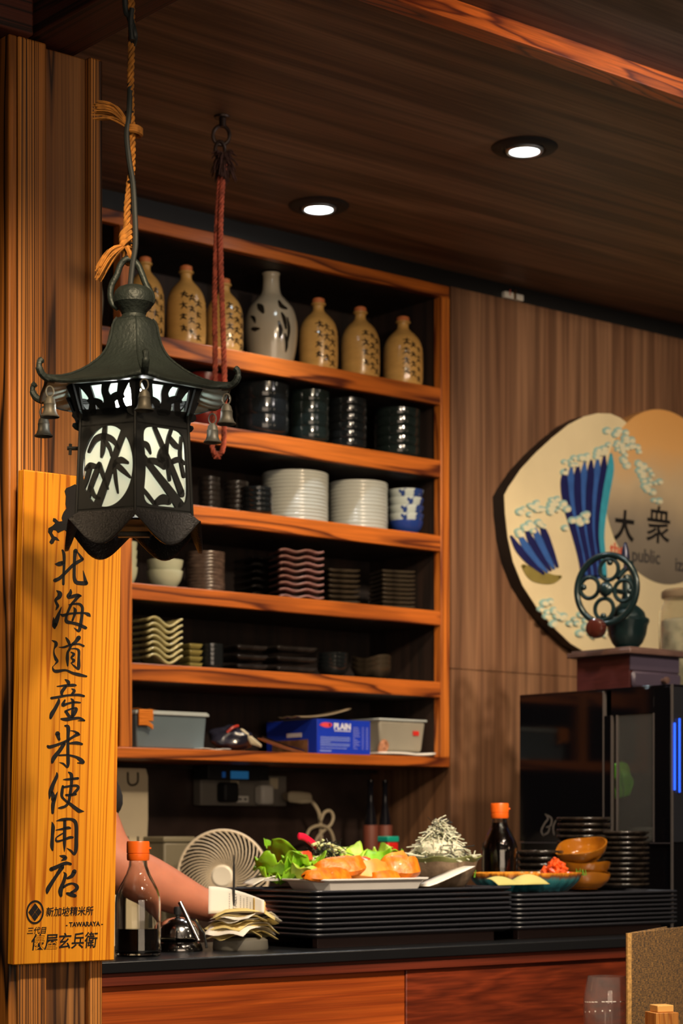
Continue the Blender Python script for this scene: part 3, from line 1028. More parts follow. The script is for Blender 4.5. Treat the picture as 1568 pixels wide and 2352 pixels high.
MB().lathe([(46 * LK, zz(736)), (47 * LK, zz(731)), (42 * LK, zz(727)), (30 * LK, zz(724)), (27 * LK, zz(716)), (31 * LK, zz(707)), (40 * LK, zz(698)), (43 * LK, zz(693)), (46 * LK, zz(690)), (47 * LK, zz(678)), (44 * LK, zz(665)), (36 * LK, zz(655)), (24 * LK, zz(650)), (0, zz(648))], seg=40).build('knob', M_cast, lan)
L2 = lambda u, v, y=0.0: Vector(((u - 307) * LK, y, zz(v)))
hp = vspline([L2(272, 700), L2(258, 690), L2(253, 668), L2(257, 645), L2(268, 625), L2(276, 602), L2(288, 588), L2(302, 588), L2(316, 600), L2(326, 622), L2(336, 648), L2(347, 668), L2(348, 685), L2(338, 697)], 5)
MB().tube(hp, 0.0036, 10).build('handle', M_cast, lan)

# upturned hooks and little bells at the six corners
for k in range(6):
    a = PHI + k * A60
    d = dirv(a)
    e = lambda r, v: d * (r * LK) + Vector((0, 0, zz(v)))
    hk = MB().tube(vspline([e(218, 895), e(236, 895), e(250, 887), e(257, 874), e(256, 862), e(250, 856)], 5), [0.0044] * 6 + [0.004] * 10 + [0.003] * 5 + [0.0036] * 5, 8).build('corner_hook', M_cast, lan)
    c = d * (229 * LK) + Vector((0, 0, -16 * LK))
    MB().tube([c + Vector((0.0042 * math.cos(t), 0, zz(908) + 0.006 * math.sin(t))) for t in [2 * PI * i / 16 for i in range(16)]], 0.0009, 6, closed=True).build('ring', M_bell, hk)
    b = MB().lathe([(0, zz(918)), (0.0028, zz(919)), (0.0052, zz(925)), (0.0062, zz(934)), (0.0068, zz(936)), (0.0064, zz(939)), (0.0068, zz(950)), (0.0082, zz(958)), (0.0105, zz(963)), (0.0102, zz(965)), (0.006, zz(956)), (0.004, zz(935)), (0, zz(926))], c, seg=24).build('bell', M_bell, hk)

PHI = PHI_B
# frieze of pierced cast work under the eaves, and the six-sided body
rb = lambda v: 139 + (v - 970) * 0.05


def face_pt(k, s_, v, out=0.0, Rf=rb):
    R = Rf(v) * LK + out
    a0, a1 = PHI + k * A60, PHI + (k + 1) * A60
    q = dirv(a0).lerp(dirv(a1), s_) * R
    q.z = zz(v)
    return q


body = thing('lantern_body', (0, 0, 0), None, None)
body.parent = lan
for (v0, v1) in ((952, 990), (1176, 1188)):   # rims of the body
    bm_ = MB()
    for k in range(6):
        vs = [face_pt(k, s_, v, o) for o in (0, -0.003) for v in (v0, v1) for s_ in (0, 1)]
        bm_.add(vs, [(0, 1, 3, 2), (4, 6, 7, 5), (0, 4, 5, 1), (2, 3, 7, 6), (0, 2, 6, 4), (1, 5, 7, 3)])
    bm_.build('band', M_castp, body)

circ = lambda t: (0.5 + 0.455 * math.cos(t), 0.5 + 0.475 * math.sin(t))


def arch(t):
    c, s_ = math.cos(t), math.sin(t)
    k = (abs(c) ** 5 + abs(s_) ** 5) ** -0.2
    return 0.52 + 0.43 * k * c + (0.10 * (1 - (s_ * k) ** 2) if c < 0 else 0), 0.5 + 0.46 * k * s_


BAMBOO = [[(30,-2,15),(48,30,14),(64,60,13),(88,100,14)], [(10,-2,8),(18,25,9),(34,52,10)], [(34,52,9),(44,36,7),(52,22,4)], [(8,48,6),(16,52,9),(30,50,6)], [(16,52,8),(10,36,8),(4,24,5)],
          [(44,100,9),(42,84,11),(40,70,9),(38,62,4)], [(42,88,9),(24,84,9),(12,70,5)], [(42,88,9),(60,82,9),(74,70,5)], [(40,86,6),(54,72,7),(58,62,4)],
          [(66,54,7),(78,56,9),(92,52,4)], [(66,52,8),(80,44,9),(96,34,4)], [(64,50,8),(68,30,7),(72,16,4)], [(18,25,7),(26,14,6),(38,10,4)]]
PLUM = [[(34,100,9),(50,78,10),(70,50,10),(88,20,12)], [(8,62,10),(30,46,12),(60,24,14),(86,2,18)], [(72,100,6),(62,82,7),(60,60,6),(64,36,7)], [(58,76,9),(50,68,14),(44,60,12)], [(50,62,14),(58,54,14)],
        [(22,56,8),(38,56,9),(54,50,7)], [(92,90,5),(88,66,6),(94,42,6)], [(10,78,5),(20,74,10),(26,66,5)], [(34,4,8),(50,10,14),(62,8,10)], [(2,24,6),(18,14,7),(34,2,6)], [(70,58,7),(84,62,8),(96,58,5)], [(66,88,8),(78,80,9),(90,76,4)]]
for k in range(6):
    shape = circ if k % 2 else arch
    strokes = BAMBOO if k % 2 else PLUM
    V0, V1 = 1179, 986
    vv = lambda z: V0 + (V1 - V0) * z
    mb = MB()
    N = 64
    rows = [[], [], [], []]
    for i in range(N):
        t = 2 * PI * i / N + PI / 4
        c, s_ = math.cos(t), math.sin(t)
        mcs = max(abs(c), abs(s_))
        oa, ob = 0.5 + 0.5 * c / mcs, 0.5 + 0.5 * s_ / mcs
        ia, ib = shape(t)
        rows[0].append(face_pt(k, oa, vv(ob), -0.0028)); rows[1].append(face_pt(k, oa, vv(ob), 0))
        rows[2].append(face_pt(k, ia, vv(ib), 0)); rows[3].append(face_pt(k, ia, vv(ib), -0.0028))
    vs = [p for r in rows for p in r]
    fs = [(j * N + i, j * N + (i + 1) % N, ((j + 1) % 4) * N + (i + 1) % N, ((j + 1) % 4) * N + i) for j in range(4) for i in range(N)]
    mb.add(vs, fs)
    fm = lambda x, y, t, k=k: face_pt(k, 0.05 + 0.90 * x / 100, vv(0.03 + 0.94 * y / 100), t)
    for st in strokes:
        mb.brush([(x, y, w * 0.95) for x, y, w in st], fm, -0.0028, -0.0002)
    mb.tube([face_pt(k, 0, v, 0.0004) for v in (952, 1010, 1090, 1188)], 0.0016, 6)
    mb.build('fretwork_panel', M_castp, body)
    pn = MB()
    vs = [face_pt(k, s_, v, o) for o in (-0.005, -0.006) for v in (988, 1178) for s_ in (0.04, 0.96)]
    pn.add(vs, [(0, 1, 3, 2), (4, 6, 7, 5), (0, 4, 5, 1), (2, 3, 7, 6), (0, 2, 6, 4), (1, 5, 7, 3)])
    pn.build('frosted_pane', M_pane, body)
    # frieze: lower rail, uprights and blobs
    fr = MB()
    rf = lambda v: 139 + (966 - v) * 0.32
    fp = lambda x, y, t, k=k: face_pt(k, x / 100, 967 - 72 * y / 100, t, rf)
    for st in ([(0, 6, 26), (50, 5, 20), (100, 6, 26)], [(0, 0, 10), (0, 50, 11), (0, 100, 16)], [(100, 0, 10), (100, 50, 11), (100, 100, 16)], [(0, 96, 12), (50, 97, 8), (100, 96, 12)],
               [(22, 10, 12), (26, 50, 7), (18, 96, 14)], [(52, 10, 20), (55, 40, 14), (50, 70, 9), (56, 100, 12)], [(80, 12, 10), (74, 48, 8), (82, 96, 14)], [(26, 46, 14), (36, 40, 12), (40, 24, 8)], [(62, 46, 12), (70, 58, 12), (78, 50, 8)]):
        fr.brush([(x, y, w * 1.35) for x, y, w in st], fp, -0.0025, 0)
    fr.build('frieze', M_castp, body)

# flared skirt with six lobes
lobe = lambda a: math.sin(3 * (a - PHI)) ** 2


def skirt_ring(t, out, n=96):
    r = []
    for i in range(n):
        a = PHI + 2 * PI * i / n
        R = (149 + 20 * t ** 1.3) * (hexr(a) * (1 - .35 * t) + .35 * t) * LK + out
        vb = 1198 + 60 * lobe(a) ** 0.55
        r.append(dirv(a) * R + Vector((0, 0, zz(1180 + (vb - 1180) * t))))
    return r


rs = [skirt_ring(t, 0) for t in (0, .15, .3, .45, .6, .75, .9, 1.0)] + [skirt_ring(1.02, 0.0012), skirt_ring(1.05, 0.0), skirt_ring(1.03, -0.003)] + [skirt_ring(t, -0.0035) for t in (.8, .5, .25, 0)]
vs, fs = rings(rs, 96)
sk = MB().add(vs, fs, True).build('skirt', M_cast2, lan, angle=50)
inner = lambda t, o: [p * 1.0 for p in skirt_ring(t, o)]
MB().box(-0.018, 0.018, -0.006, 0.006, zz(1226), zz(1214)).build('cross_bar', M_bell, lan, bevel=0.001)
MB().lathe([(0, zz(1204)), (0.06, zz(1204)), (0.062, zz(1200)), (0.058, zz(1197)), (0, zz(1197))], seg=36).build('base_plate', M_castp, lan)
MB().lathe([(0, zz(944)), (0.012, zz(940)), (0.0195, zz(927)), (0.0195, zz(915)), (0.013, zz(902)), (0.008, zz(885)), (0, zz(883))], seg=28).build('bulb', M_bulb, lan)
lt = MB().tube([face_pt(4, 0.5, 1025, 0.002), face_pt(4, 0.5, 1025, 0.016)], 0.0022, 8).tube([face_pt(4, 0.5, 1015, 0.012), face_pt(4, 0.5, 1040, 0.012)], 0.0018, 8)
lt.build('latch', M_castp, lan)
# ------------------------------------------------------------------ painted fan plaque on the wall panels
FY = 3.272
fan0 = at_y(1500, 1250, FY)
fan = thing('painted_plaque', (fan0.x, YS, fan0.z), 'large fan-shaped painted plaque with blue waves and brush lettering on the wall', 'wall plaque')


def fpx(u, v):
    q = at_y(u, v, FY)
    return q.x - fan0.x, q.z - fan0.z


fm = lambda a, b, t: Vector((a, FY - YS - t, b))
left = [(1158, 1137), (1168, 1118), (1195, 1078), (1230, 1040), (1268, 1005), (1305, 975), (1340, 957), (1372, 949), (1402, 950), (1425, 960), (1440, 972)]
bot = [(1158, 1137), (1160, 1180), (1166, 1235), (1178, 1290), (1200, 1345), (1232, 1395), (1270, 1440), (1310, 1478), (1360, 1508), (1440, 1535), (1530, 1548), (1640, 1545), (1760, 1520), (1850, 1470), (1900, 1400), (1925, 1300), (1930, 1200), (1900, 1120)]
top = [(1470, 955), (1520, 950), (1600, 968), (1700, 1010), (1800, 1060)]
outl = [fpx(*p) for p in left + top + bot[::-1][:-1]]
MB().prism(outl, fm, -0.0372, -0.0012).build('backing', mat('black_board_edge', S(24, 21, 20), rough=0.5), fan)
M_cream = mat('cream_paint', S(222, 204, 164), rough=0.4, var=0.06, vscale=8)
MB().prism(outl, fm, -0.0012, 0.0).build('face', M_cream, fan)
# sun disc, orange fading into grey paint
cx, cz = fpx(1525, 1142)
rx = fpx(1525, 942)[1] - cz
disc = [(cx + rx * 1.0 * math.cos(2 * PI * i / 72), cz + rx * math.sin(2 * PI * i / 72)) for i in range(72)]
MB().prism(disc, fm, -0.036, 0.0012).build('painted_disc', gradient_mat('orange_to_grey_paint', [(0.0, S(112, 102, 90)), (0.3, S(140, 128, 112)), (0.55, S(200, 176, 140)), (0.8, S(222, 168, 104)), (1.0, S(216, 158, 90))], 'Z', cz - rx, cz + rx, noise=0.25, nscale=9), fan)


def paint(name, col, strokes, t1, rough=0.3):
    mb = MB()
    for st in strokes:
        mb.brush([(u, v, w) for u, v, w in st], lambda u, v, t: Vector((fpx(u, v)[0], FY - YS - t, fpx(u, v)[1])), 0.0002, t1)
    return mb.build(name, mat(name + '_paint', col, rough=rough, var=0.12, vscale=40), fan)


# broad plain bands of water and round foam spots
W0 = lambda k: [(1296 + 15 * k, 1078 - 5 * k, 4), (1294 + 15 * k, 1108 - 4 * k, 16), (1300 + 12.5 * k, 1160 - 2 * k, 16), (1316 + 9 * k, 1220, 13), (1330 + 7.5 * k, 1275, 11), (1338 + 7 * k, 1325, 9)]
S0 = lambda k: [(1172 + 17 * k, 1232 - 8 * k, 5), (1190 + 15 * k, 1262 - 8 * k, 16), (1216 + 12 * k, 1292 - 6 * k, 14), (1246 + 8 * k, 1318 - 4 * k, 6)]
paint('navy_bands', S(34, 36, 86), [W0(0), W0(2), W0(4), W0(6), S0(0), S0(2), S0(4)], 0.003)
paint('blue_bands', S(58, 96, 164), [W0(1), W0(3), W0(5), S0(1), S0(3)], 0.0028)
paint('teal_band', S(62, 156, 178), [W0(7)], 0.0034)
paint('olive_patch', S(136, 122, 66), [[(1200, 1300, 10), (1225, 1320, 30), (1262, 1330, 24), (1285, 1325, 8)]], 0.0022)
rf = random.Random(11)
spots, pale = MB(), MB()


def blob(mb, u, v, w, t1):
    n = 14
    c = [fpx(u + w / 2 * math.cos(2 * PI * k / n), v + w / 2 * .92 * math.sin(2 * PI * k / n)) for k in range(n)]
    mb.prism(c, fm, 0.0001, t1)


k_ = 0
for (u0, v0, u1, v1, wd, n) in ((1296, 1072, 1372, 1040, 14, 16), (1372, 1040, 1432, 1020, 22, 18), (1400, 990, 1470, 1040, 18, 12), (1440, 1050, 1505, 1110, 20, 22), (1480, 1110, 1505, 1150, 8, 6), (1176, 1228, 1250, 1200, 12, 14), (1196, 1170, 1270, 1160, 18, 20), (1250, 1140, 1300, 1170, 14, 10), (1300, 1205, 1350, 1190, 14, 10), (1230, 1390, 1330, 1440, 26, 22), (1330, 1420, 1400, 1470, 22, 12)):
    for i in range(n):
        q = rf.random()
        u, v = u0 + (u1 - u0) * q + rf.gauss(0, wd * .5), v0 + (v1 - v0) * q + rf.gauss(0, wd * .5)
        w = rf.uniform(10, 20)
        k_ += 1
        blob(spots, u, v, w, .0026 + .00002 * k_)
        blob(pale, u + 1.5, v + 2, w * .66, .0056 + .00001 * k_)
spots.build('foam_pattern', mat('pale_teal_paint', S(150, 184, 180), rough=.35, var=.1), fan)
pale.build('foam_pattern', mat('ivory_paint', S(222, 214, 182), rough=.35, var=.05), fan)
for body_, u, v, h, m_, ang in (('大', 1431, 1213, 66, M_ink, 0), ('衆', 1509, 1213, 84, M_ink, 0), ('酒', 1592, 1226, 80, M_ink, 0), ('場', 1672, 1240, 80, M_ink, 0),
                           ('the', 1416, 1263, 32, mat('red_paint', S(206, 84, 60)), 0), ('public', 1482, 1279, 36, mat('grey_lettering', S(62, 58, 58)), 0), ('izakaya', 1586, 1302, 36, mat('grey_lettering', S(62, 58, 58)), 0)):
    cjk = ord(body_[0]) > 999
    vs, fs = text_mesh(body_, h / 1000 * (1.12 if cjk else 1.25), 0.0004, bold=(0.0022 if body_ == '大' else 0.0008) if cjk else 0.0005, shear=.08 if cjk else 0)
    a, b = fpx(u, v)
    sh = -0.0
    MB().add([Vector((a + q.x * 0.92, FY - YS - 0.0016 + q.y, b + q.z)) for q in vs], fs).build('lettering', m_, fan, fix=False)
# ------------------------------------------------------------------ sake bottles on the top shelf
M_toku = mat('mustard_glaze', S(198, 152, 84), rough=0.25, var=0.14, vscale=22, coat=0.3, stretch=(1, 1, 3))
M_toku_g = mat('pale_grey_glaze', S(168, 156, 134), rough=0.16, var=0.08, vscale=14, coat=0.5)
M_cork = mat('orange_stopper', S(196, 112, 62), rough=0.6, var=0.15)
M_glaze_ink = mat('dark_brush_glaze', S(34, 30, 24), rough=0.15, coat=0.6)


def bottle_profile(r, h, neck=0.30):
    f = [(0, 0), (0.86, 0), (0.92, 0.015), (0.97, 0.06), (1.0, 0.14), (1.0, 0.42), (0.985, 0.52), (0.93, 0.60), (0.80, 0.68), (0.60, 0.745), (0.42, 0.79), (neck, 0.83), (neck * .93, 0.87), (neck * .98, 0.895), (neck * 1.25, 0.905), (neck * 1.25, 0.925), (neck * 0.8, 0.93)]
    q = spline(f, 4)
    out = []
    for i, (a, b) in enumerate(q):
        a = max(a, 0.0)
        if 0.1 < b < 0.6:
            a *= 1 + 0.008 * math.sin(b * 95)
        out.append((a * r, b * h))
    return out


def prof_r(pf, z):
    for (r0, z0), (r1, z1) in zip(pf, pf[1:]):
        if z0 <= z <= z1 and z1 > z0:
            return r0 + (r1 - r0) * (z - z0) / (z1 - z0)
    return pf[len(pf) // 2][0]


def wrap(pf, z0, sc):
    """Brush units -> a bottle's side: x is arc length from the camera-facing line, y is height."""
    def f(x, y, t):
        z = max(0.002, z0 + y * sc)
        r = prof_r(pf, z)
        a = x * sc / max(r, 1e-4)
        return Vector(((r + t) * math.sin(a), -(r + t) * math.cos(a), z))
    return f


def make_bottle(name, r, h, m, label, group, marks, seed, stopper=True):
    t = thing(name, (0, 0, 0), label, 'bottle', group, rz=-YAW)
    pf = bottle_profile(r, h) if stopper else [(a * r, max(0, b) * h) for a, b in spline([(0, 0), (.72, 0), (.85, .06), (.96, .22), (1, .38), (.97, .50), (.84, .62), (.58, .71), (.41, .765), (.335, .83), (.315, .96), (.35, .99), (.33, 1.0), (.27, .99)], 4)]
    MB().lathe(pf + [(0, h * 0.9)], seg=40).build('bottle_body', m, t)
    if stopper:
        n = r * 0.30
        MB().lathe([(0, h * .915), (n * .8, h * .915), (n * .95, h * .93), (n * 1.1, h * .955), (n, h * .985), (n * .6, h), (0, h)], seg=20).build('stopper', M_cork, t)
    rn = random.Random(seed)
    mb = MB()
    f = wrap(pf, 0, 0.001)
    if marks == 'columns':
        for cx, top_, n_, w in ((6, 0.60, 4, 7.0), (22, 0.56, 4, 6.0), (37, 0.5, 4, 5.0)):
            for i in range(n_):
                cy = h * 1000 * (top_ - 0.135 * i)
                s_ = rn.uniform(6.0, 8.5)
                j = lambda q: rn.uniform(-q, q)
                mb.brush([(cx - s_ + j(1), cy + s_ * .35 + j(2), 1.2), (cx + j(1), cy + s_ * .55 + j(1.5), w * .42), (cx + s_ * .9 + j(1), cy + s_ * .3 + j(2), 1.4)], f, -0.0005, 0.0006)
                mb.brush([(cx + j(2), cy + s_, 1.6), (cx + j(1.5), cy + j(2), w * .46), (cx - s_ * .7 + j(3), cy - s_ * .9, 1.0)], f, -0.0005, 0.0006)
                mb.brush([(cx + j(2), cy + j(2), 1.5), (cx + s_ * .5 + j(1), cy - s_ * .4, w * .5), (cx + s_ + j(1), cy - s_ * .8, 1.2)], f, -0.0005, 0.0006)
                if rn.random() < .7:
                    mb.brush([(cx - s_ * .6, cy - s_ * .2 + j(2), 1.5), (cx, cy - s_ * .3 + j(1), w * .36), (cx + s_ * .5, cy - s_ * .1, 1.2)], f, -0.0005, 0.0006)
    else:
        H = h * 1000
        for st in ([(-26, .62 * H, 6), (-20, .58 * H, 14), (-14, .52 * H, 6)], [(-40, .36 * H, 6), (-32, .35 * H, 9), (-22, .35 * H, 3)], [(-44, .5 * H, 3), (-36, .47 * H, 8), (-32, .42 * H, 3)],
                   [(18, .66 * H, 5), (24, .6 * H, 11), (36, .58 * H, 6)], [(24, .52 * H, 4), (30, .46 * H, 10), (34, .36 * H, 5)], [(18, .42 * H, 4), (22, .34 * H, 10), (20, .26 * H, 4)], [(38, .48 * H, 3), (42, .36 * H, 8), (38, .22 * H, 4)], [(32, .3 * H, 4), (36, .2 * H, 8), (34, .12 * H, 3)]):
            mb.brush(st, f, -0.0005, 0.0007)
    mb.build('brush_marks', M_glaze_ink, t)
    return t


Z1 = ZS[1][0] + 0.0007
bots = [(925, 92, 727, 'mustard sake bottle at the right end of the top shelf'),
        (827, 90, 705, 'mustard sake bottle second from the right end of the top shelf'),
        (731, 90, 685, 'mustard sake bottle just right of the big grey bottle'),
        (515, 86, 640, 'mustard sake bottle half hidden behind the red-brown rope'),
        (427, 92, 610, 'mustard sake bottle standing alone left of the red-brown rope'),
        (333, 88, 590, 'mustard sake bottle partly hidden behind the lantern knob')]
proto = None
for i, (u, w, vt, lab) in enumerate(bots):
    y = YS + 0.062
    q = at_y(u, 1200, y)
    d = depth_of(q.x, y)
    r, h = w / 2 * d / FPX, EYE + (HZ - vt) / FPX * d - Z1
    h = min(h, 0.172)
    rz = -YAW + (0, .12, -.1, .2, -.2, .1)[i]
    b = make_bottle('sake_bottle', r, h, M_toku, lab, 'mustard sake bottles on the top shelf', 'columns', 20 + i)
    b.location = (q.x, y, Z1); b.rotation_euler.z = rz
y = YS + 0.08
q = at_y(622, 1200, y)
b = make_bottle('sake_bottle', 0.055, 0.1935, M_toku_g, 'large pale grey sake bottle with dark leaf marks on top shelf', 'mustard sake bottles on the top shelf', 'leaves', 5, stopper=False)
if 'group' in b: del b['group']
b.location = (q.x, y, Z1)
q = at_y(246, 1200, YS + 0.06)
b = make_bottle('sake_bottle', 0.042, 0.150, M_toku_g, 'pale bottle peeping out right beside the cedar post', '', 'leaves', 6, stopper=False)
if 'group' in b: del b['group']
b.location = (min(q.x, xs_l0 - 0.046), YS + 0.062, Z1)

# ------------------------------------------------------------------ stacks of dishes


def lathe_thing(name, cat, prof, m, seg=36, sx=1.0, sy=1.0, fn=None):
    o = MB().lathe(prof, seg=seg, sx=sx, sy=sy, fn=fn).build(name, m)
    o['category'] = cat
    return o


def bowl_prof(r, h, t=0.0022, foot=0.5):
    return spline([(0, 0), (foot * r, 0), (foot * r, h * .06), (r * .62, h * .12), (r * .86, h * .45), (r * .97, h * .8), (r, h)], 3) + spline([(r - t, h), (r * .93 - t, h * .75), (r * .82 - t, h * .45), (r * .58, h * .17), (0, h * .14)], 3)


def deep_prof(r, h, t=0.0022):
    return spline([(0, 0), (0.66 * r, 0), (r * .9, h * .2), (r * .985, h * .5), (r, h)], 3) + spline([(r - t, h), (r * .97 - t, h * .5), (r * .85, h * .25), (0, h * .16)], 3)


def plate_prof(r, h, t=0.0025):
    return [(0, 0), (r * .62, 0), (r * .62, h * .12), (r * .9, h * .35), (r * .99, h * .7), (r, h), (r - t, h), (r * .9 - t, h * .55), (r * .6, h * .3), (0, h * .28)]


def lip_plate_prof(r, h):
    return [(0, 0), (r * .8, 0), (r * .88, h * .2), (r * .93, h * .45), (r * .985, h * .55), (r, h * .66), (r * 1.0, h * .84), (r * .985, h * .95), (r * .95, h * .98), (r * .9, h * .6), (0, h * .5)]


def flat_plate_prof(r, h):
    return [(0, 0), (r * .9, 0), (r * .98, h * .12), (r, h * .4), (r, h * .78), (r * .985, h), (r * .95, h), (r * .9, h * .55), (0, h * .5)]


def stack(proto, n, loc, dz, desc, where, group, jit=0.0, rot=0.0, seed=0, sc=None):
    rn = random.Random(seed)
    for i in range(n):
        o = proto if i == 0 else proto.copy()
        if i: COL.objects.link(o)
        o.location = (loc[0] + rn.uniform(-jit, jit), loc[1] + rn.uniform(-jit, jit), loc[2] + i * dz)
        o.rotation_euler.z = rot + rn.uniform(-.5, .5) * (1 if jit else 0)
        o['label'] = '%s, %s %s' % (desc, place_word(i, n), where)
        o['group'] = group


def shelf_pos(u, zs, y, vt, wpx):
    q = at_y(u, 1200, y)
    d = depth_of(q.x, y)
    return (q.x, y, zs), wpx / 2 * d / FPX, EYE + (HZ - vt) / FPX * (d - 0.03) - zs


M_bk_glaze = mat('black_glaze', S(22, 25, 27), rough=0.13, var=0.3, vscale=30, coat=0.5)
M_bk_glaze2 = mat('dark_green_black_glaze', S(24, 32, 31), rough=0.12, var=0.35, vscale=26, coat=0.6)
M_red_glaze = mat('red_lacquer', S(100, 28, 22), rough=0.25, coat=0.4)
M_white_glaze = mat('white_porcelain', S(164, 168, 164), rough=0.2, var=0.03)
M_cel = mat('celadon_white', S(180, 184, 160), rough=0.25)
M_speckle = mat('speckled_brown_glaze', S(78, 64, 57), rough=0.25, var=0.4, vscale=70)
M_darkdish = mat('black_brown_dish', S(34, 31, 30), rough=0.18, var=0.5, vscale=35)
M_rimgold = mat('black_dish_ochre_rim', S(50, 43, 34), rough=0.2, var=0.6, vscale=28)
M_pink = mat('dusty_pink_glaze', S(122, 86, 82), rough=0.25, var=0.2, vscale=30)
M_olive = mat('olive_glaze', S(122, 112, 62), rough=0.3, var=0.2)
M_cream_g = mat('cream_green_glaze', S(168, 158, 112), rough=0.2, var=0.25, vscale=24)
M_navy_g = mat('navy_glaze', S(34, 56, 124), rough=0.2)
m, nt, p = new_mat('blue_and_white_glaze')
p.inputs['Roughness'].default_value = 0.2
tc = nt.nodes.new('ShaderNodeTexCoord'); nz = nt.nodes.new('ShaderNodeTexNoise'); nz.inputs['Scale'].default_value = 34
rp = nt.nodes.new('ShaderNodeValToRGB'); rp.color_ramp.interpolation = 'EASE'
rp.color_ramp.elements[0].position = 0.52; rp.color_ramp.elements[0].color = S(176, 186, 184)
rp.color_ramp.elements[1].position = 0.58; rp.color_ramp.elements[1].color = S(40, 62, 120)
nt.links.new(tc.outputs['Object'], nz.inputs['Vector']); nt.links.new(nz.outputs['Fac'], rp.inputs['Fac']); nt.links.new(rp.outputs['Color'], p.inputs['Base Color'])
M_bluewhite = m

# second shelf: black bowls
Z2 = ZS[2][0] + 0.0007
for (u, w, vt, n, mm, dsc, wh) in ((602, 124, 872, 3, M_bk_glaze, 'big black glazed bowl', 'in the widest bowl stack'),
                                  (709, 94, 896, 4, M_bk_glaze2, 'black glazed bowl', 'in the bowl stack beside the widest'),
                                  (797, 90, 914, 6, M_bk_glaze, 'small black ringed bowl', 'in the six-bowl stack'),
                                  (912, 106, 938, 5, M_bk_glaze2, 'dark green-black bowl', 'in the bowl stack beside the right stile')):
    loc, r, H = shelf_pos(u, Z2, YS + 0.02 + w * 0.00046, vt, w)
    H = min(H, .112)
    hb = H / (1 + (n - 1) * (0.72 if n < 5 else .8))
    pr = lathe_thing('bowl', 'bowl', deep_prof(r, hb), mm)
    stack(pr, n, loc, (H - hb) / (n - 1), dsc, wh, 'black bowls on the second shelf', jit=0.0004, seed=u)
for (u, w, n) in ((470, 92, 3), (532, 30, 0)):
    if n:
        loc, r, H = shelf_pos(u, Z2, YS + 0.075, 862, w)
        pr = lathe_thing('lacquer_bowl', 'bowl', bowl_prof(r, 0.045), M_red_glaze)
        stack(pr, n, loc, 0.034, 'red lacquer bowl', 'in the stack behind the lantern eaves', 'red bowls on the second shelf', jit=0.001, seed=2)

# third shelf
Z3 = ZS[3][0] + 0.0007
for (u, w, vt, n, dsc, wh, yo) in ((480, 52, 1092, 7, 'small dark cup', 'in the left cup stack', .07), (541, 60, 1102, 7, 'small dark cup', 'in the middle cup stack', .075), (590, 74, 1116, 5, 'black glazed cup', 'in the cup stack before the white plates', .035)):
    loc, r, H = shelf_pos(u, Z3, YS + yo, vt, w)
    hb = H / (1 + (n - 1) * .8)
    pr = lathe_thing('cup', 'cup', deep_prof(r, hb), M_darkdish if u < 560 else M_bk_glaze, seg=28)
    stack(pr, n, loc, (H - hb) / (n - 1), dsc, wh, 'dark cups on the third shelf', jit=0.001, seed=u)
for (u, w, vt, n, wh) in ((677, 154, 1083, 14, 'in the left white plate stack'), (822, 137, 1105, 13, 'in the right white plate stack')):
    loc, r, H = shelf_pos(u, Z3, YS + 0.018 + w * .00045, vt, w)
    dz = H / (n + 0.4)
    pr = lathe_thing('white_plate', 'plate', flat_plate_prof(r, dz * 1.18), M_white_glaze, seg=48)
    stack(pr, n, loc, dz, 'round white plate', wh, 'white plates on the third shelf', jit=0.0004, seed=u)
loc, r, H = shelf_pos(932, Z3, YS + 0.055, 1122, 82)
pr = lathe_thing('patterned_bowl', 'bowl', bowl_prof(r, 0.030), M_bluewhite)
nv = lathe_thing('patterned_bowl', 'bowl', bowl_prof(r * .96, 0.030), M_navy_g)
tag(nv, 'navy blue bowl at the bottom of the blue and white stack', None, 'blue and white bowls on the third shelf')
nv.location = loc
stack(pr, 4, (loc[0], loc[1], loc[2] + 0.0145), max(.0125, (H - 0.0445) / 3), 'blue and white bowl', 'above the navy bowl', 'blue and white bowls on the third shelf', jit=0.0005, seed=4)

# fourth shelf
Z4 = ZS[4][0] + 0.0007
for (u, w, vt, n, wh) in ((310, 56, 1243, 4, 'in the pale stack beside the left stile'), (379, 84, 1283, 2, 'of the two pale bowls beside the brown plates')):
    loc, r, H = shelf_pos(u, Z4, YS + 0.06, vt, w)
    if u == 310: loc = (xs_l1 + r + .001, loc[1], loc[2])
    hb = 0.036
    pr = lathe_thing('pale_bowl', 'bowl', bowl_prof(r, hb), M_cel)
    stack(pr, n, loc, (H - hb) / (n - 1), 'pale celadon bowl', wh, 'pale bowls on the fourth shelf', jit=0.001, seed=u)
loc, r, H = shelf_pos(471, Z4, YS + 0.075, 1265, 90)
n = 12
pr = lathe_thing('brown_plate', 'plate', flat_plate_prof(r, H / n * 1.2), M_speckle)
stack(pr, n, loc, H / (n + .3), 'speckled brown plate', 'in the stack beside the pale bowls', 'brown plates on the fourth shelf', jit=0.0008, seed=8)


def wavy(name, cat, wx, wy, amp, waves, t, m, phase=0.0):
    def fn(a, b):
        return Vector(((a - .5) * wx, (b - .5) * wy, amp * (1 + math.sin(2 * PI * waves * a + phase)) + 0.0015 * (2 * abs(b - .5)) ** 3 + t / 2))
    o = MB().grid(fn, 34, 8).build(name, m, solid=t, bevel=0)
    o['category'] = cat
    return o


def slab_dish(name, cat, wx, wy, h, m, t=0.003):
    """A shallow square dish with raised rims."""
    def fn(a, b):
        x, y = (a - .5) * 2, (b - .5) * 2
        e = max(abs(x), abs(y))
        return Vector((x * wx / 2, y * wy / 2, t / 2 + (h - t) * max(0, (e - .72) / .28) ** 1.6))
    o = MB().grid(fn, 17, 17).build(name, m, solid=t, bevel=0)
    o['category'] = cat
    return o


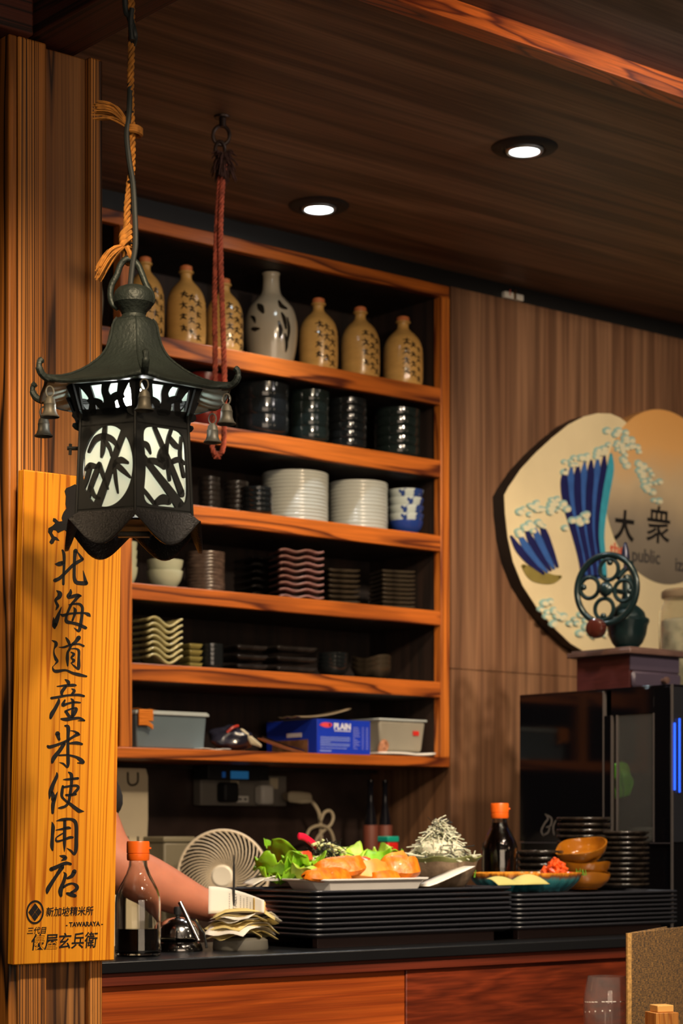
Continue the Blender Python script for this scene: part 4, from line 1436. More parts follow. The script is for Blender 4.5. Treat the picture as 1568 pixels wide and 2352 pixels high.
for (u, w, vt, n, mm, yo, wh) in ((678, 106, 1266, 8, M_pink, .05, 'in the front wavy stack'), (600, 96, 1283, 7, M_darkdish, .17, 'in the dim stack behind pink')):
    loc, r, H = shelf_pos(u, Z4, YS + yo + .01, vt, w)
    if yo > .1: loc = (loc[0], YS + .175, loc[2])
    pr = wavy('wavy_plate', 'plate', 2 * r, 0.085, 0.0022, 2.0, 0.0035, mm)
    pr.rotation_euler.z = 0
    stack(pr, n, loc, (H - .006) / (n - 1), 'square %s wavy plate' % ('pink' if yo < .1 else 'dark'), wh, 'wavy plates on the fourth shelf', rot=-0.35 if yo < .1 else -.2)
for (u, w, vt, n, wh) in ((776, 96, 1307, 7, 'in the stack by the pink plates'), (899, 102, 1310, 9, 'in the stack by the right stile')):
    loc, r, H = shelf_pos(u, Z4, YS + 0.075, vt, w)
    pr = slab_dish('square_plate', 'plate', 2 * r * .80, 2 * r * .80, 0.009, M_rimgold)
    stack(pr, n, loc, (H - .009) / (n - 1), 'ochre-rimmed black plate', wh, 'square black plates on the fourth shelf', rot=-0.3)

# fifth shelf
Z5 = ZS[5][0] + 0.0007
loc, r, H = shelf_pos(357, Z5, YS + 0.045, 1418, 98)
loc = (max(loc[0], xs_l1 + 0.041), loc[1], loc[2])
pr = wavy('wavy_dish', 'dish', 0.078, 0.075, 0.008, 1.15, 0.004, M_cream_g, phase=0.3)
stack(pr, 7, loc, (H - .02) / 6, 'cream wavy dish', 'in the tall stack beside the left stile', 'cream wavy dishes on the fifth shelf', rot=-.05)
loc, r, H = shelf_pos(430, Z5, YS + 0.07, 1476, 44)
pr = slab_dish('olive_dish', 'dish', .030, .05, 0.012, M_olive)
stack(pr, 4, (loc[0] + .004, loc[1], loc[2]), (H - .012) / 3, 'small olive square dish', 'in the stack beside the cream dishes', 'olive dishes on the fifth shelf', rot=0)
loc, r, H = shelf_pos(484, Z5, YS + 0.06, 1477, 58)
pr = lathe_thing('dark_glass_bowl', 'bowl', deep_prof(r, .016), M_bk_glaze)
stack(pr, 5, loc, (H - .016) / 4, 'small shiny black bowl', 'in the stack beside the olive dishes', 'shiny black bowls on the fifth shelf')
for (u, w, vt, n, wh) in ((556, 86, 1481, 3, 'in the stack by the shiny bowls'), (658, 116, 1484, 3, 'in the wider middle stack')):
    loc, r, H = shelf_pos(u, Z5, YS + 0.06, vt, w)
    pr = slab_dish('long_plate', 'plate', 2 * r * .97, .075, 0.014, M_darkdish, t=0.005)
    stack(pr, n, loc, (H - .014) / (n - 1), 'long black plate', wh, 'long black plates on the fifth shelf', rot=-.03)
loc, r, H = shelf_pos(763, Z5, YS + 0.07, 1498, 74)
pr = lathe_thing('black_bowl', 'bowl', bowl_prof(r, .026), M_bk_glaze)
stack(pr, 4, loc, (H - .026) / 3, 'shallow black bowl', 'in the four-bowl stack on the fifth shelf', 'shallow black bowls on the fifth shelf')
loc, r, H = shelf_pos(856, Z5, YS + 0.075, 1508, 102)


def tri(p, a):
    k = 1 + 0.12 * math.cos(3 * a)
    return Vector((p.x * k, p.y * k, p.z + (0.004 * math.cos(3 * a) * (p.z > .012))))


pr = lathe_thing('brown_rimmed_bowl', 'bowl', bowl_prof(r * .92, .028), M_rimgold, fn=tri)
stack(pr, 3, loc, (H - .028) / 2, 'brown-rimmed black bowl', 'in the stack by the right stile', 'brown rimmed bowls on the fifth shelf', rot=.4)

# ------------------------------------------------------------------ bottom board: boxes, bag, tongs
Z6 = ZB[0] + 0.0007
M_tub = mat('frosted_blue_plastic', S(96, 110, 118), rough=0.3, var=0.08, vscale=10)
M_lid = mat('milky_lid', S(176, 184, 184), rough=0.3)


def pxbox(u0, u1, v0, y0):
    a, b = at_y(u0, v0, y0), at_y(u1, v0, y0)
    return a.x, b.x, a.z


x0, x1, z1 = pxbox(312, 474, 1640, YS + .02)
tb = thing('storage_tub', (x0, YS + .02, Z6), 'frosted plastic storage tub with pale lid on the bottom board', 'container')
ht = z1 - Z6
wt = x1 - x0
MB().add([(0.004, 0.003, 0), (wt - .004, 0.003, 0), (wt - .004, .10, 0), (.004, .10, 0), (0, 0, ht), (wt, 0, ht), (wt, .105, ht), (0, .105, ht)], [(0, 3, 2, 1), (4, 5, 6, 7), (0, 1, 5, 4), (1, 2, 6, 5), (2, 3, 7, 6), (3, 0, 4, 7)]).build('tub', M_tub, tb, bevel=.003)
MB().box(-.003, wt + .004, -.004, .109, ht + .0003, ht + .006).box(-.001, wt + .002, -.001, .106, ht + .006, ht + .0085).build('lid', M_lid, tb, bevel=.002)
# orange ribbed cloth hanging over the corner
mb = MB()
for i in range(7):
    mb.tube(vspline([(0.002, -.003 - .0006 * (i % 2), .004 + i * .0036), (.02, -.004, .004 + i * .0036), (.032, -.003, .004 + i * .0036 - (.006 if i < 2 else 0))], 4), 0.0021, 6)
mb.grid(lambda a, b: Vector((.001 + a * (.032 + .05 * b), b * .05, .0285 + .0015 * math.sin(9 * a))), 10, 8)
bk = mb.build('ribbed_cloth', mat('orange_ribbed_cloth', S(206, 118, 26), rough=0.8), solid=0)
tag(bk, 'orange ribbed cloth draped over the lid of the frosted tub', 'cloth')
bk.location = (x0 - 0.002, YS + .0145, Z6 + ht - .0245); bk.scale = (1.1, 1, 1.22)
# knotted dark bag with pale folds
x0, x1, z1 = pxbox(482, 590, 1652, YS + .04)
bg = thing('carrier_bag', ((x0 + x1) / 2, YS + .05, Z6), 'crumpled dark plastic bag with shiny folds beside the frosted tub', 'bag')


def lump(rx, ry, rz, n, s_, seedv, z0=0.0, c=(0, 0)):
    rn = random.Random(seedv)
    ph = [rn.uniform(0, 6) for _ in range(6)]

    def fn(a, b):
        th, f = 2 * PI * a, PI * b / 1.0
        k = 1 + s_ * (math.sin(3 * th + ph[0] + 2 * f) + .6 * math.sin(5 * th + ph[1] - 3 * f) + .5 * math.sin(7 * f + ph[2] + th))
        zz_ = -math.cos(f)
        return Vector((c[0] + rx * k * math.sin(f) * math.cos(th), c[1] + ry * k * math.sin(f) * math.sin(th), z0 + max(0.0, rz * (1 + zz_ * (k if zz_ > 0 else 1)))))
    return MB().grid(fn, n, n // 2, closed_u=True)


lump(.046, .04, .025, 30, .10, 4).build('bag_body', mat('navy_plastic_film', S(38, 38, 52), rough=0.22, var=0.4, vscale=40, coat=.4), bg)
mb = MB()
for i in range(7):
    a = -0.9 + i * .3
    mb.tube(vspline([(-.002 + .004 * i, -.036, .044 - .003 * i), (.010 + .005 * i, -.0425, .032 - .003 * i), (.022 + .004 * i, -.040, .014 - .001 * i)], 5), [.001, .002, .0028, .003, .0028, .0024, .003, .003, .0026, .002, .001][:11], 6, flat=.5)
mb.build('folds', mat('pale_film_folds', S(196, 186, 160), rough=0.25), bg)
MB().tube(vspline([(-.030, -.028, .036), (-.020, -.034, .046), (-.006, -.033, .05)], 5), .0028, 6).build('red_print', mat('red_film', S(170, 50, 36), rough=.3), bg)
# tongs
a = at_y(590, 1688, YS + .035); b = at_y(700, 1716, YS + .028)
tg = thing('tongs', (a.x, YS + .03, Z6), 'steel serving tongs leaning from the dark bag', 'tongs')
La = Vector((b.x - a.x, 0, 0))
for dy, n_ in ((0.0, 'arm'), (0.014, 'arm')):
    MB().tube(vspline([(0.008, dy, .030), (La.x * .35, dy * 1.2, .021), (La.x * .7, dy * 1.1, .010), (La.x, dy * .6, .003)], 5), 0.0032, 8, flat=.5).build(n_, M_steel, tg)
# blue printed box
BY = YS + .018
x0, x1, z1 = pxbox(728, 850, 1651, BY)
bx = thing('cracker_box', (x0, BY, Z6), 'bright blue printed cardboard box with white lettering on the bottom board', 'box')
hb, wb = z1 - Z6, x1 - x0
M_blue = mat('bright_blue_card', S(22, 56, 190), rough=0.45, var=0.04)
M_wprint = mat('white_print', S(226, 230, 240), rough=0.6)
MB().box(0, wb, 0, .17, 0, hb).build('carton', M_blue, bx, bevel=.0008)
MB().box(-.0006, -.0001, .03, .15, .002, hb * .42).build('side_picture', mat('brown_print', S(120, 88, 62), var=.5, vscale=40), bx)
MB().box(-.0009, -.0006, .05, .10, hb * .5, hb * .62).build('side_lettering', M_wprint, bx)
f = lambda x, y, t: Vector((x * wb / 490, -t, hb * (1 - y / 310)))
MB().brush([(30, 52, 18), (60, 50, 40), (95, 52, 44), (120, 48, 34)], f, -.0002, .0005).build('logo_blob', mat('pink_red_print', S(226, 74, 84)), bx)
vs, fs = text_mesh('PLAIN', hb * .24, .0002, bold=.0007)
MB().add([Vector((q.x * 1.0 + wb * .47, q.y - .0002, q.z + hb * .80)) for q in vs], fs).build('lettering', M_wprint, bx, fix=False)
mb = MB()
for i in range(8):
    mb.add([f(158 + i * 19, 95, .0004), f(171 + i * 19, 95, .0004), f(171 + i * 19, 105, .0004), f(158 + i * 19, 105, .0004)], [(0, 3, 2, 1)])
mb.build('printed_lines', M_wprint, bx)
mb = MB()
rn = random.Random(5)
for i in range(7):
    y0 = 158 + i * 15 + (8 if i > 5 else 0)
    xe = (300, 300, 298, 120, 300, 296, 270)[i]
    mb.add([f(28, y0, .0004), f(xe, y0, .0004), f(xe, y0 + 4.5, .0004), f(28, y0 + 4.5, .0004)], [(0, 3, 2, 1)])
mb.add([f(24, 280, .0004), f(128, 280, .0004), f(128, 288, .0004), f(24, 288, .0004)], [(0, 3, 2, 1)])
mb.build('printed_lines', mat('pale_print', S(150, 170, 226), rough=.6), bx)
mb = MB()
for i in range(13):
    y0 = 62 + i * 16
    for xa, xb in ((328, rn.uniform(345, 395)), (410, 428), (448, 470)):
        mb.add([f(xa, y0, .0004), f(xb, y0, .0004), f(xb, y0 + 6, .0004), f(xa, y0 + 6, .0004)], [(0, 3, 2, 1)])
mb.build('printed_table', mat('lilac_print', S(120, 130, 214), rough=.6), bx)
# trays wrapped in film behind and above the box
M_film = mat('clear_film', S(176, 160, 136), rough=0.15, trans=.3, spec=.6)
a = at_y(640, 1650, YS + .20); b = at_y(800, 1650, YS + .12)
ft = thing('film_packet', (a.x - .02, YS + .195, Z6), 'long film-wrapped packet standing behind the blue box', 'packet')
MB().grid(lambda p_, q_: Vector((p_ * .17, (q_ - .5) * .03, .008 + q_ * .072 + .006 * math.sin(4 * p_ + 5 * q_))), 16, 10).build('film', M_film, ft, solid=.002)
ft2 = thing('film_sheet', (x0 - .035, BY + .05, Z6 + hb), 'loose clear plastic tray lying on top of the blue box', 'tray')
MB().grid(lambda p_, q_: Vector((p_ * .135, (q_ - .5) * .08, .003 + .022 * p_ ** 2 * (1 - .3 * q_) + .003 * math.sin(8 * q_) ** 2)), 18, 10).build('sheet', M_film, ft2, solid=.0012)
# round clear tub at the right
x0, x1, z1 = pxbox(868, 974, 1660, YS + .05)
cl = thing('clear_container', ((x0 + x1) / 2 - .005, YS + .09, Z6 + .006), 'clear plastic food container with lid at the right end', 'container')
M_clear = mat('milky_clear_plastic', S(196, 190, 174), rough=.2, trans=.55)
hw, hc = (x1 - x0) / 2, z1 - Z6 - .006
MB().add([(-hw * .86, -.045, 0), (hw * .9, -.045, 0), (hw * .9, .05, 0), (-hw * .86, .05, 0), (-hw, -.05, hc), (hw, -.05, hc), (hw, .055, hc), (-hw, .055, hc)], [(0, 3, 2, 1), (4, 5, 6, 7), (0, 1, 5, 4), (1, 2, 6, 5), (2, 3, 7, 6), (3, 0, 4, 7)]).build('tub', M_clear, cl, bevel=.005)
MB().box(-hw - .003, hw + .003, -.053, .058, hc + .0003, hc + .005).build('lid', M_lid, cl, bevel=.002)
MB().box(hw * .45, hw * .7, -.0508, -.0485, hc * .55, hc * .7).build('red_label', mat('red_label', S(190, 40, 34)), cl)
ct_roll = at_y(865, 1690, YS + .04)
tw = MB().tube(vspline([(0, 0, .006), (.002, -.002, .022), (.012, -.001, .030), (.020, .001, .020), (.012, .002, .008), (.004, .0, .014), (.012, -.004, .022)], 6), 0.0052, 8).build('twine_bundle', mat('copper_twine', S(170, 116, 84), rough=.5, var=.3, vscale=120))
tag(tw, 'small coppery bundle of twine beside the blue box', 'twine')
tw.location = (x0 - .018, YS + .024, Z6)
a = at_y(876, 1730, YS + .012); b = at_y(996, 1732, YS + .012)
pl = MB().grid(lambda p_, q_: Vector((p_ * (b.x - a.x), q_ * .13, .0052 + .0022 * math.sin(7 * p_ + 2 * q_) * p_)), 16, 8).build('folded_paper', M_paper, solid=.004)
tag(pl, 'folded white paper under the clear container on the bottom board', 'paper')
pl.location = (a.x, YS + .006, Z6)
cl.location.z = Z6 + .0105
a = at_y(455, 1715, YS + .008)
pw = MB().grid(lambda p_, q_: Vector((p_ * .075, q_ * .03, .0015 + .001 * math.sin(9 * p_))), 10, 4).build('paper_slip', M_paper, solid=.001)
tag(pw, 'white paper slip peeping out under the dark bag', 'paper')
pw.location = (a.x, YS + .001, Z6)
# ------------------------------------------------------------------ black trays on the counter
M_tray = mat('black_lacquer_tray', S(40, 41, 46), rough=0.3, var=0.1, vscale=8, spec=.9)
Mfoot = mat('dark_brown_foot', S(58, 42, 40), rough=0.5)


def make_tray(wx, wy, h):
    def ring(ins, z, r):
        out = []
        for cx, cy, a0 in ((wx / 2 - r, wy / 2 - r, 0), (-wx / 2 + r, wy / 2 - r, PI / 2), (-wx / 2 + r, -wy / 2 + r, PI), (wx / 2 - r, -wy / 2 + r, 3 * PI / 2)):
            for k in range(6):
                a = a0 + k * PI / 10
                out.append(Vector((cx + (r - ins) * math.cos(a), cy + (r - ins) * math.sin(a), z)))
        return out
    r = 0.016
    rs = [ring(.012, 0, r), ring(.006, h * .2, r), ring(.003, h - .0042, r)]
    rs = rs[:3] + [ring(.0012 - .0019 * math.cos(math.radians(g)), h - .0020 + .0019 * math.sin(math.radians(g)), r) for g in (-50, -20, 10, 40, 70, 100, 140)] + [ring(.0045, h * .6, r), ring(.012, h * .45, r)]
    n = len(rs[0])
    vs = [p for q_ in rs for p in q_]
    fs = [(j * n + i, j * n + (i + 1) % n, (j + 1) * n + (i + 1) % n, (j + 1) * n + i) for j in range(len(rs) - 1) for i in range(n)]
    fs += [tuple(reversed(range(n))), tuple((len(rs) - 1) * n + i for i in range(n))]
    o = MB().add(vs, fs, True).build('black_tray', M_tray, angle=30)
    o['category'] = 'tray'
    return o


TY = 2.376
a, b = at_y(722, 2100, TY), at_y(1183.5, 2100, TY)
TWX, TWY = b.x - a.x, 0.245
xa, xb_ = at_y(1187, 2100, TY).x, at_y(1563, 2100, TY).x
ft = []
for (x0, wx, zb, zt, n, lab, grp) in ((a.x, TWX, C_TOP + .0145, EYE + (HZ - 2046) / FPX * depth_of(a.x, TY), 9, 'in the left tray stack', 'black trays on the counter'),
                                     (xa, xb_ - xa, C_TOP + .0145, EYE + (HZ - 2054) / FPX * depth_of(xa, TY), 8, 'in the right tray stack', 'black trays on the counter')):
    dz = (zt - zb) / n
    pr = make_tray(wx - .001, TWY, dz * .97)
    for i in range(n):
        o = pr if i == 0 else pr.copy()
        if i: COL.objects.link(o)
        o.location = (x0 + wx / 2, TY + TWY / 2, zb + .0003 + i * dz)
        tag(o, 'long black lacquer tray, %s %s' % (place_word(i, n), lab), None, grp)
    ft.append((x0 + wx / 2, wx, zt, dz))
    rk = thing('tray_riser', (x0 + wx / 2, TY + .018, C_TOP), 'low dark brown riser carrying the %s tray stack' % lab.split()[2], 'riser')
    MB().box(-wx / 2 + .02, wx / 2 - .03, 0, .012, 0, .0145).build('front_bar', Mfoot, rk, bevel=.001)
    MB().box(-wx / 2 + .02, wx / 2 - .03, .18, .192, 0, .0145).build('rear_bar', Mfoot, rk, bevel=.001)
ZL = ft[0][2] - ft[0][3] * .52     # floor of the top left tray
ZR = ft[1][2] - ft[1][3] * .52

# ------------------------------------------------------------------ salad bowl
M_bowlk = mat('black_bowl_gloss', S(26, 25, 25), rough=0.22)
M_lett = mat('lettuce_green', S(128, 186, 34), rough=0.42, var=0.35, vscale=45, sss=.15, spec=.4)
M_lett2 = mat('pale_lettuce', S(164, 196, 62), rough=0.42, var=0.25, vscale=40, sss=.15)
M_tom = mat('tomato_flesh', S(214, 82, 50), rough=0.25, var=0.25, vscale=60, sss=.2)
M_rad = mat('radish_red', S(214, 28, 62), rough=0.3)
M_weed = mat('black_seaweed', S(28, 30, 24), rough=0.4)
M_cuc = mat('cucumber_flesh', S(206, 212, 150), rough=0.35)
sy = TY + .175
sb = at_y(742, 2000, sy)
sd = depth_of(sb.x, sy)
SR = 126 * sd / FPX
salb = thing('salad_bowl', (sb.x, sy, ZL + .0008), 'wide black bowl holding the green salad on the left trays', 'bowl')
MB().lathe(spline([(0, 0), (SR * .42, 0), (SR * .45, .004), (SR * .7, .012), (SR * .92, .028), (SR, .038)], 4) + spline([(SR - .003, .038), (SR * .88, .028), (SR * .6, .014), (0, .010)], 4), seg=56).build('bowl_body', M_bowlk, salb)


def leaf(w, l, seedv, curl=.5, ruf=.0042):
    rn = random.Random(seedv)
    p1, p2, p3 = [rn.uniform(0, 6) for _ in range(3)]

    def fn(a, b):
        s_ = (a - .5) * 2
        wd = w * 1.35 * (math.sin(PI * min(1, b * .80 + .12)) ** .5)
        e = abs(s_) ** 2
        x = s_ * wd / 2
        z = .8 * curl * l * b * b * .6 + .30 * wd * e + ruf * e * math.sin(11 * b + p1) + ruf * .5 * math.sin(14 * b + 6 * s_ + p2) + ruf * b * b * math.sin(13 * s_ + p3)
        y = l * b * (1 - .25 * curl * b)
        return Vector((x, y, z - .003 * math.cos(12 * s_)))
    return MB().grid(fn, 19, 17)


SP = lambda u, v, dy: at_y(u, v, sy + dy)
lv = [(640, 1965, -.03, .06, .065, 2.6, .8, 'bright lettuce leaf curling up at the left rim of the black bowl', M_lett), (672, 1952, -.045, .07, .05, 3.4, .5, 'lettuce leaf lying in front at the left of the salad', M_lett), (690, 1940, .02, .07, .07, 1.2, .9, 'ruffled lettuce leaf standing behind the left tomato wedge', M_lett),
      (700, 1988, -.07, .07, .045, 3.3, .3, 'pale lettuce leaf hanging over the front of the bowl', M_lett2), (845, 1975, -.03, .08, .06, 4.4, .7, 'large lettuce leaf at the right side of the salad', M_lett), (826, 1962, .03, .07, .06, 5.2, .8, 'lettuce leaf behind the right side of the salad', M_lett2), (740, 1985, .0, .09, .07, 3.1, .2, 'flat lettuce leaf under the middle of the salad', M_lett2), (650, 1990, -.04, .06, .05, 2.2, .3, 'low lettuce leaf inside the left rim of the bowl', M_lett)]
for i, (u, v, dy, w, l, rz, cu, lab, mm) in enumerate(lv):
    o = leaf(w, l, 30 + i, cu).build('lettuce_leaf', mm, solid=.0008)
    tag(o, lab, 'lettuce', 'lettuce leaves in the salad')
    q = SP(u, v, dy)
    o.location = (q.x, q.y, max(q.z - (.034 if u < 780 else .02), ZL + .014))
    o.rotation_euler = (0.0, 0, rz)


def wedge(l, w, h, name, m, flesh=None, seedv=0):
    """A crescent wedge: rounded skin side, two cut faces meeting in a ridge."""
    rn = random.Random(seedv)
    p1, p2 = rn.uniform(0, 6), rn.uniform(0, 6)
    sec = [(-.5, .0), (-.42, -.22), (-.2, -.36), (.1, -.38), (.36, -.26), (.5, .0), (.40, .22), (.22, .46), (.06, .62), (-.02, .64), (-.14, .54), (-.32, .26)]

    def fn(a, b):
        t = PI * (b - .5)
        i = int(round(a * 12)) % 12
        sx_, sz_ = sec[i]
        r = max(.02, math.cos(t)) ** .45
        bump = 1 + .05 * math.sin(9 * b + p1 + 2 * i) + .04 * math.sin(23 * b + p2 + i)
        return Vector((l / 2 * math.sin(t) * (1 - .08 * sz_), w * (r * sx_ * bump - .22 * math.cos(t)), h * (r * sz_ * bump + .36)))
    return MB().grid(fn, 12, 19, closed_u=True).build(name, m, angle=32)


for i, (u, v, dy, rz, rx, lab) in enumerate([(692, 1962, -.05, .3, .4, 'tomato wedge at the left of the salad'), (795, 1975, -.06, -.3, .5, 'tomato wedge tucked beside the right lettuce'), (775, 1983, -.065, .2, .3, 'tomato slice in front of the seaweed heap'), (826, 1975, -.05, -.6, .4, 'thin tomato wedge near the right rim of the salad')]):
    o = wedge(.036, .020, .016, 'tomato_wedge', M_tom)
    tag(o, lab, 'tomato', 'tomato wedges in the salad')
    q = SP(u, v, dy)
    o.location = (q.x, q.y, max(q.z - .008, ZL + .02)); o.rotation_euler = (rx, 0, rz)
o = MB().tube(vspline([SP(684, 1921, -.03), SP(698, 1923, -.03), SP(714, 1934, -.03), SP(728, 1947, -.03)], 5), [.003] + [.0058] * 14 + [.003], 12, flat=.6).build('radish_slice', M_rad)
tag(o, 'bright pink radish slice on top of the salad', 'radish')
rn = random.Random(9)
mb = MB()
for i in range(110):
    q = SP(rn.gauss(752, 17), rn.uniform(1938, 1976), rn.uniform(-.06, -.01))
    if q.z > EYE + (HZ - 1935) / FPX * sd: continue
    L_ = rn.uniform(.006, .014)
    dv = Vector((rn.uniform(-1, 1), rn.uniform(-1, 1), rn.uniform(-.8, .8))).normalized()
    mb.tube([q - dv * L_, q + Vector((0, 0, .002)), q + dv * L_], .0007, 4)
tag(mb.build('seaweed_shreds', M_weed), 'black seaweed shreds heaped on the middle of the salad', 'seaweed', kind='stuff')
mb = MB()
for i in range(26):
    q = SP(rn.gauss(748, 18), rn.uniform(1938, 1980), rn.uniform(-.05, -.01))
    dv = Vector((rn.uniform(-1, 1), rn.uniform(-1, 1), rn.uniform(-.5, .5))).normalized()
    mb.tube([q - dv * .009, q + dv * .009], .0026, 6)
tag(mb.build('cucumber_sticks', M_cuc), 'pale cucumber sticks and sesame mixed into the seaweed heap', 'cucumber', kind='stuff')
mb = lump(.034, .030, .016, 24, .08, 6)
o = mb.build('salad_core', M_lett2); tag(o, 'shredded salad filling the middle of the black bowl', 'salad', kind='stuff')
o.location = (sb.x, sy - .005, ZL + .013)

# ------------------------------------------------------------------ sweet potato wedges on a white plate
py_ = TY + .062
pc = at_y(818, 2020, py_)
pd = depth_of(pc.x, py_)
PWX = 330 * pd / FPX / .84
M_pot = mat('roast_sweet_potato', S(216, 116, 16), rough=0.4, var=0.45, vscale=70, sss=.0, coat=.15, bump=.6, bscale=130)
M_pot2 = mat('roast_potato_skin', S(168, 78, 26), rough=0.4, var=0.4, vscale=50)
plt = thing('serving_plate', (pc.x, py_, ZL), 'white oblong plate of roast sweet potato wedges on the left trays', 'plate')
mb = MB()
w2, d2 = PWX / 2 * .92, .052


def oct_(k, z, kc=.02):
    a_, b_ = w2 * k if k <= 1 else w2 + .001, d2 * k if k <= 1 else d2 + .001
    c_ = kc
    return [Vector(p) for p in ((a_ - c_, -b_, z), (a_, -b_ + c_, z), (a_, b_ - c_, z), (a_ - c_, b_, z), (-a_ + c_, b_, z), (-a_, b_ - c_, z), (-a_, -b_ + c_, z), (-a_ + c_, -b_, z))]


rs = [oct_(.80, 0, .012), oct_(.84, .004, .014), oct_(.92, .0155, .018), oct_(1.0, .018, .02), oct_(1.0, .0205, .02), oct_(.95, .0205, .018), oct_(.88, .012, .016), oct_(.80, .006, .012)]
vs = [p for r_ in rs for p in r_]
fs = [(j * 8 + i, j * 8 + (i + 1) % 8, (j + 1) * 8 + (i + 1) % 8, (j + 1) * 8 + i) for j in range(7) for i in range(8)] + [tuple(reversed(range(8))), tuple(56 + i for i in range(8))]
mb.add(vs, fs).build('plate_body', mat('white_glazed_plate', S(214, 208, 200), rough=.25), plt, bevel=.001)
PP = lambda u, v, dy: at_y(u, v, py_ + dy)
for i, (u, v, dy, l, w, h, rz, ry, lab) in enumerate([
    (745, 2012, -.022, .085, .03, .020, .08, 0, 'long flat sweet potato wedge along the front left'), (775, 1994, .006, .082, .036, .028, -.25, -.12, 'largest sweet potato wedge lying across the others'),
    (843, 2004, .0, .062, .034, .030, -.1, 0, 'sweet potato wedge at the middle of the plate'), (800, 2002, .024, .07, .03, .03, .2, 0, 'sweet potato wedge behind the largest one'),
    (912, 1996, -.002, .064, .036, .032, -.35, 0, 'browned sweet potato wedge at the right end'), (900, 1985, .02, .05, .03, .03, .1, 0, 'pale topped potato wedge beside the right end'), (880, 2012, -.024, .05, .024, .014, .0, 0, 'low sweet potato wedge at the front right')]):
    o = wedge(l * 1.06, w * 1.15, h * 1.12, 'sweet_potato_wedge', M_pot if i not in (2, 5) else mat('roast_potato_golden', S(224, 148, 58), rough=.4, var=.25, vscale=50), seedv=i)
    tag(o, lab, 'potato', 'sweet potato wedges on the white plate')
    q = PP(u, v, dy)
    o.location = (q.x, q.y, max(q.z - h * .35, ZL + .010)); o.rotation_euler = (.25, ry, rz)

# receipts curling on the top tray
M_rec = mat('thermal_paper', S(222, 216, 204), rough=.75)
M_print = mat('grey_receipt_print', S(172, 168, 160), rough=.8)


def curl(w, l, r, t0, t1, n=14):
    """Paper strip curled about the x axis."""
    def fn(a, b):
        t = t0 + (t1 - t0) * b
        return Vector(((a - .5) * w, r * math.sin(t), r * (1 - math.cos(t))))
    return MB().grid(fn, 4, n)


q = at_y(618, 2040, TY + .13)
rc = thing('receipt', (q.x, q.y, ft[0][2] + .0005), 'curled white receipt on the top tray left of the plate', 'receipt')
MB().grid(lambda a, b: Vector((-.036 + .072 * a, (b - .5) * .045, .003 + .0155 * math.sin(PI * min(1, a * .8 + .05)) + .002 * b)), 14, 6).build('paper', M_rec, rc, solid=.0005)
MB().grid(lambda a, b: Vector((-.018 + .03 * a, -.0232, .012 + .004 * b)), 3, 2).build('printed_lines', M_print, rc)
rc.rotation_euler.z = -.25
q0, q1 = at_y(975, 2046, TY + .02), at_y(1072, 2008, TY + .05)
rc2 = thing('receipt', (q0.x, TY + .03, ft[0][2] + .0005), 'long white receipt slanting up right of the sweet potato plate', 'receipt')
MB().grid(lambda a, b: Vector((a * (q1.x - q0.x), .02 * a + (b - .5) * .038, .002 + (q1.z - q0.z + .006) * (a ** 1.5) + .003 * math.sin(PI * a))), 14, 4).build('paper', M_rec, rc2, solid=.0005)

# ------------------------------------------------------------------ bowl of shredded radish
by = TY + .115
bc = at_y(1010, 1990, by)
bd = depth_of(bc.x, by)
BR = 92 * bd / FPX
M_rough = mat('grey_brown_stoneware', S(118, 98, 78), rough=.55, var=.3, vscale=60, bump=.4, bscale=160)
drb = thing('stoneware_bowl', (bc.x, by, ZL), 'grey brown stoneware bowl heaped with white radish shreds', 'bowl')
HBW = EYE + (HZ - 1968) / FPX * bd - ZL
flute = lambda p_, a_: Vector((p_.x * (1 + .05 * math.cos(8 * a_) * (p_.z / HBW) ** 3), p_.y * (1 + .05 * math.cos(8 * a_) * (p_.z / HBW) ** 3), p_.z + .002 * math.cos(8 * a_) * (p_.z / HBW) ** 4))
MB().lathe(spline([(0, 0), (BR * .5, 0), (BR * .66, HBW * .12), (BR * .84, HBW * .5), (BR * .92, HBW * .85)], 4), seg=64, fn=flute).build('bowl_body', M_rough, drb)
MB().lathe(spline([(BR * .92, HBW * .85), (BR, HBW * .97), (BR * 1.01, HBW), (BR * .97, HBW * 1.0), (BR * .86, HBW * .86), (BR * .5, HBW * .45), (0, HBW * .4)], 4), seg=64, fn=flute).build('green_rim', mat('olive_rim_glaze', S(124, 128, 78), rough=.25, var=.3), drb)
M_daik = mat('white_radish_shreds', S(214, 212, 186), rough=.4, sss=.1)
mb, mb2 = MB(), MB()
HT = EYE + (HZ - 1885) / FPX * bd - ZL - HBW * .8
for i in range(420):
    t = rn.random() ** .8
    ang = rn.uniform(0, 2 * PI)
    rad = BR * .98 * (1 - t) * rn.uniform(.3, 1) ** .5
    c_ = Vector((rad * math.cos(ang), rad * math.sin(ang), HBW * .84 + HT * t * rn.uniform(.75, 1)))
    L_ = rn.uniform(.008, .019)
    dv = Vector((math.cos(ang + rn.uniform(-1.5, 1.5)), math.sin(ang + rn.uniform(-1.5, 1.5)), rn.uniform(-.7, .35))).normalized()
    b_ = Vector((0, 0, rn.uniform(.001, .005)))
    (mb if i % 5 else mb2).tube([c_ - dv * L_, c_ + b_, c_ + dv * L_], .0009 if i % 5 else .0008, 4)
for i in range(12):
    c_ = Vector((rn.gauss(0, .008), rn.gauss(0, .008), HBW * .84 + HT * rn.uniform(.85, .98)))
    dv = Vector((rn.uniform(-1, 1), rn.uniform(-1, 1), rn.uniform(-.2, .9))).normalized()
    mb2.tube([c_ - dv * .01, c_ + Vector((0, 0, .003)), c_ + dv * .01], .0006, 4)
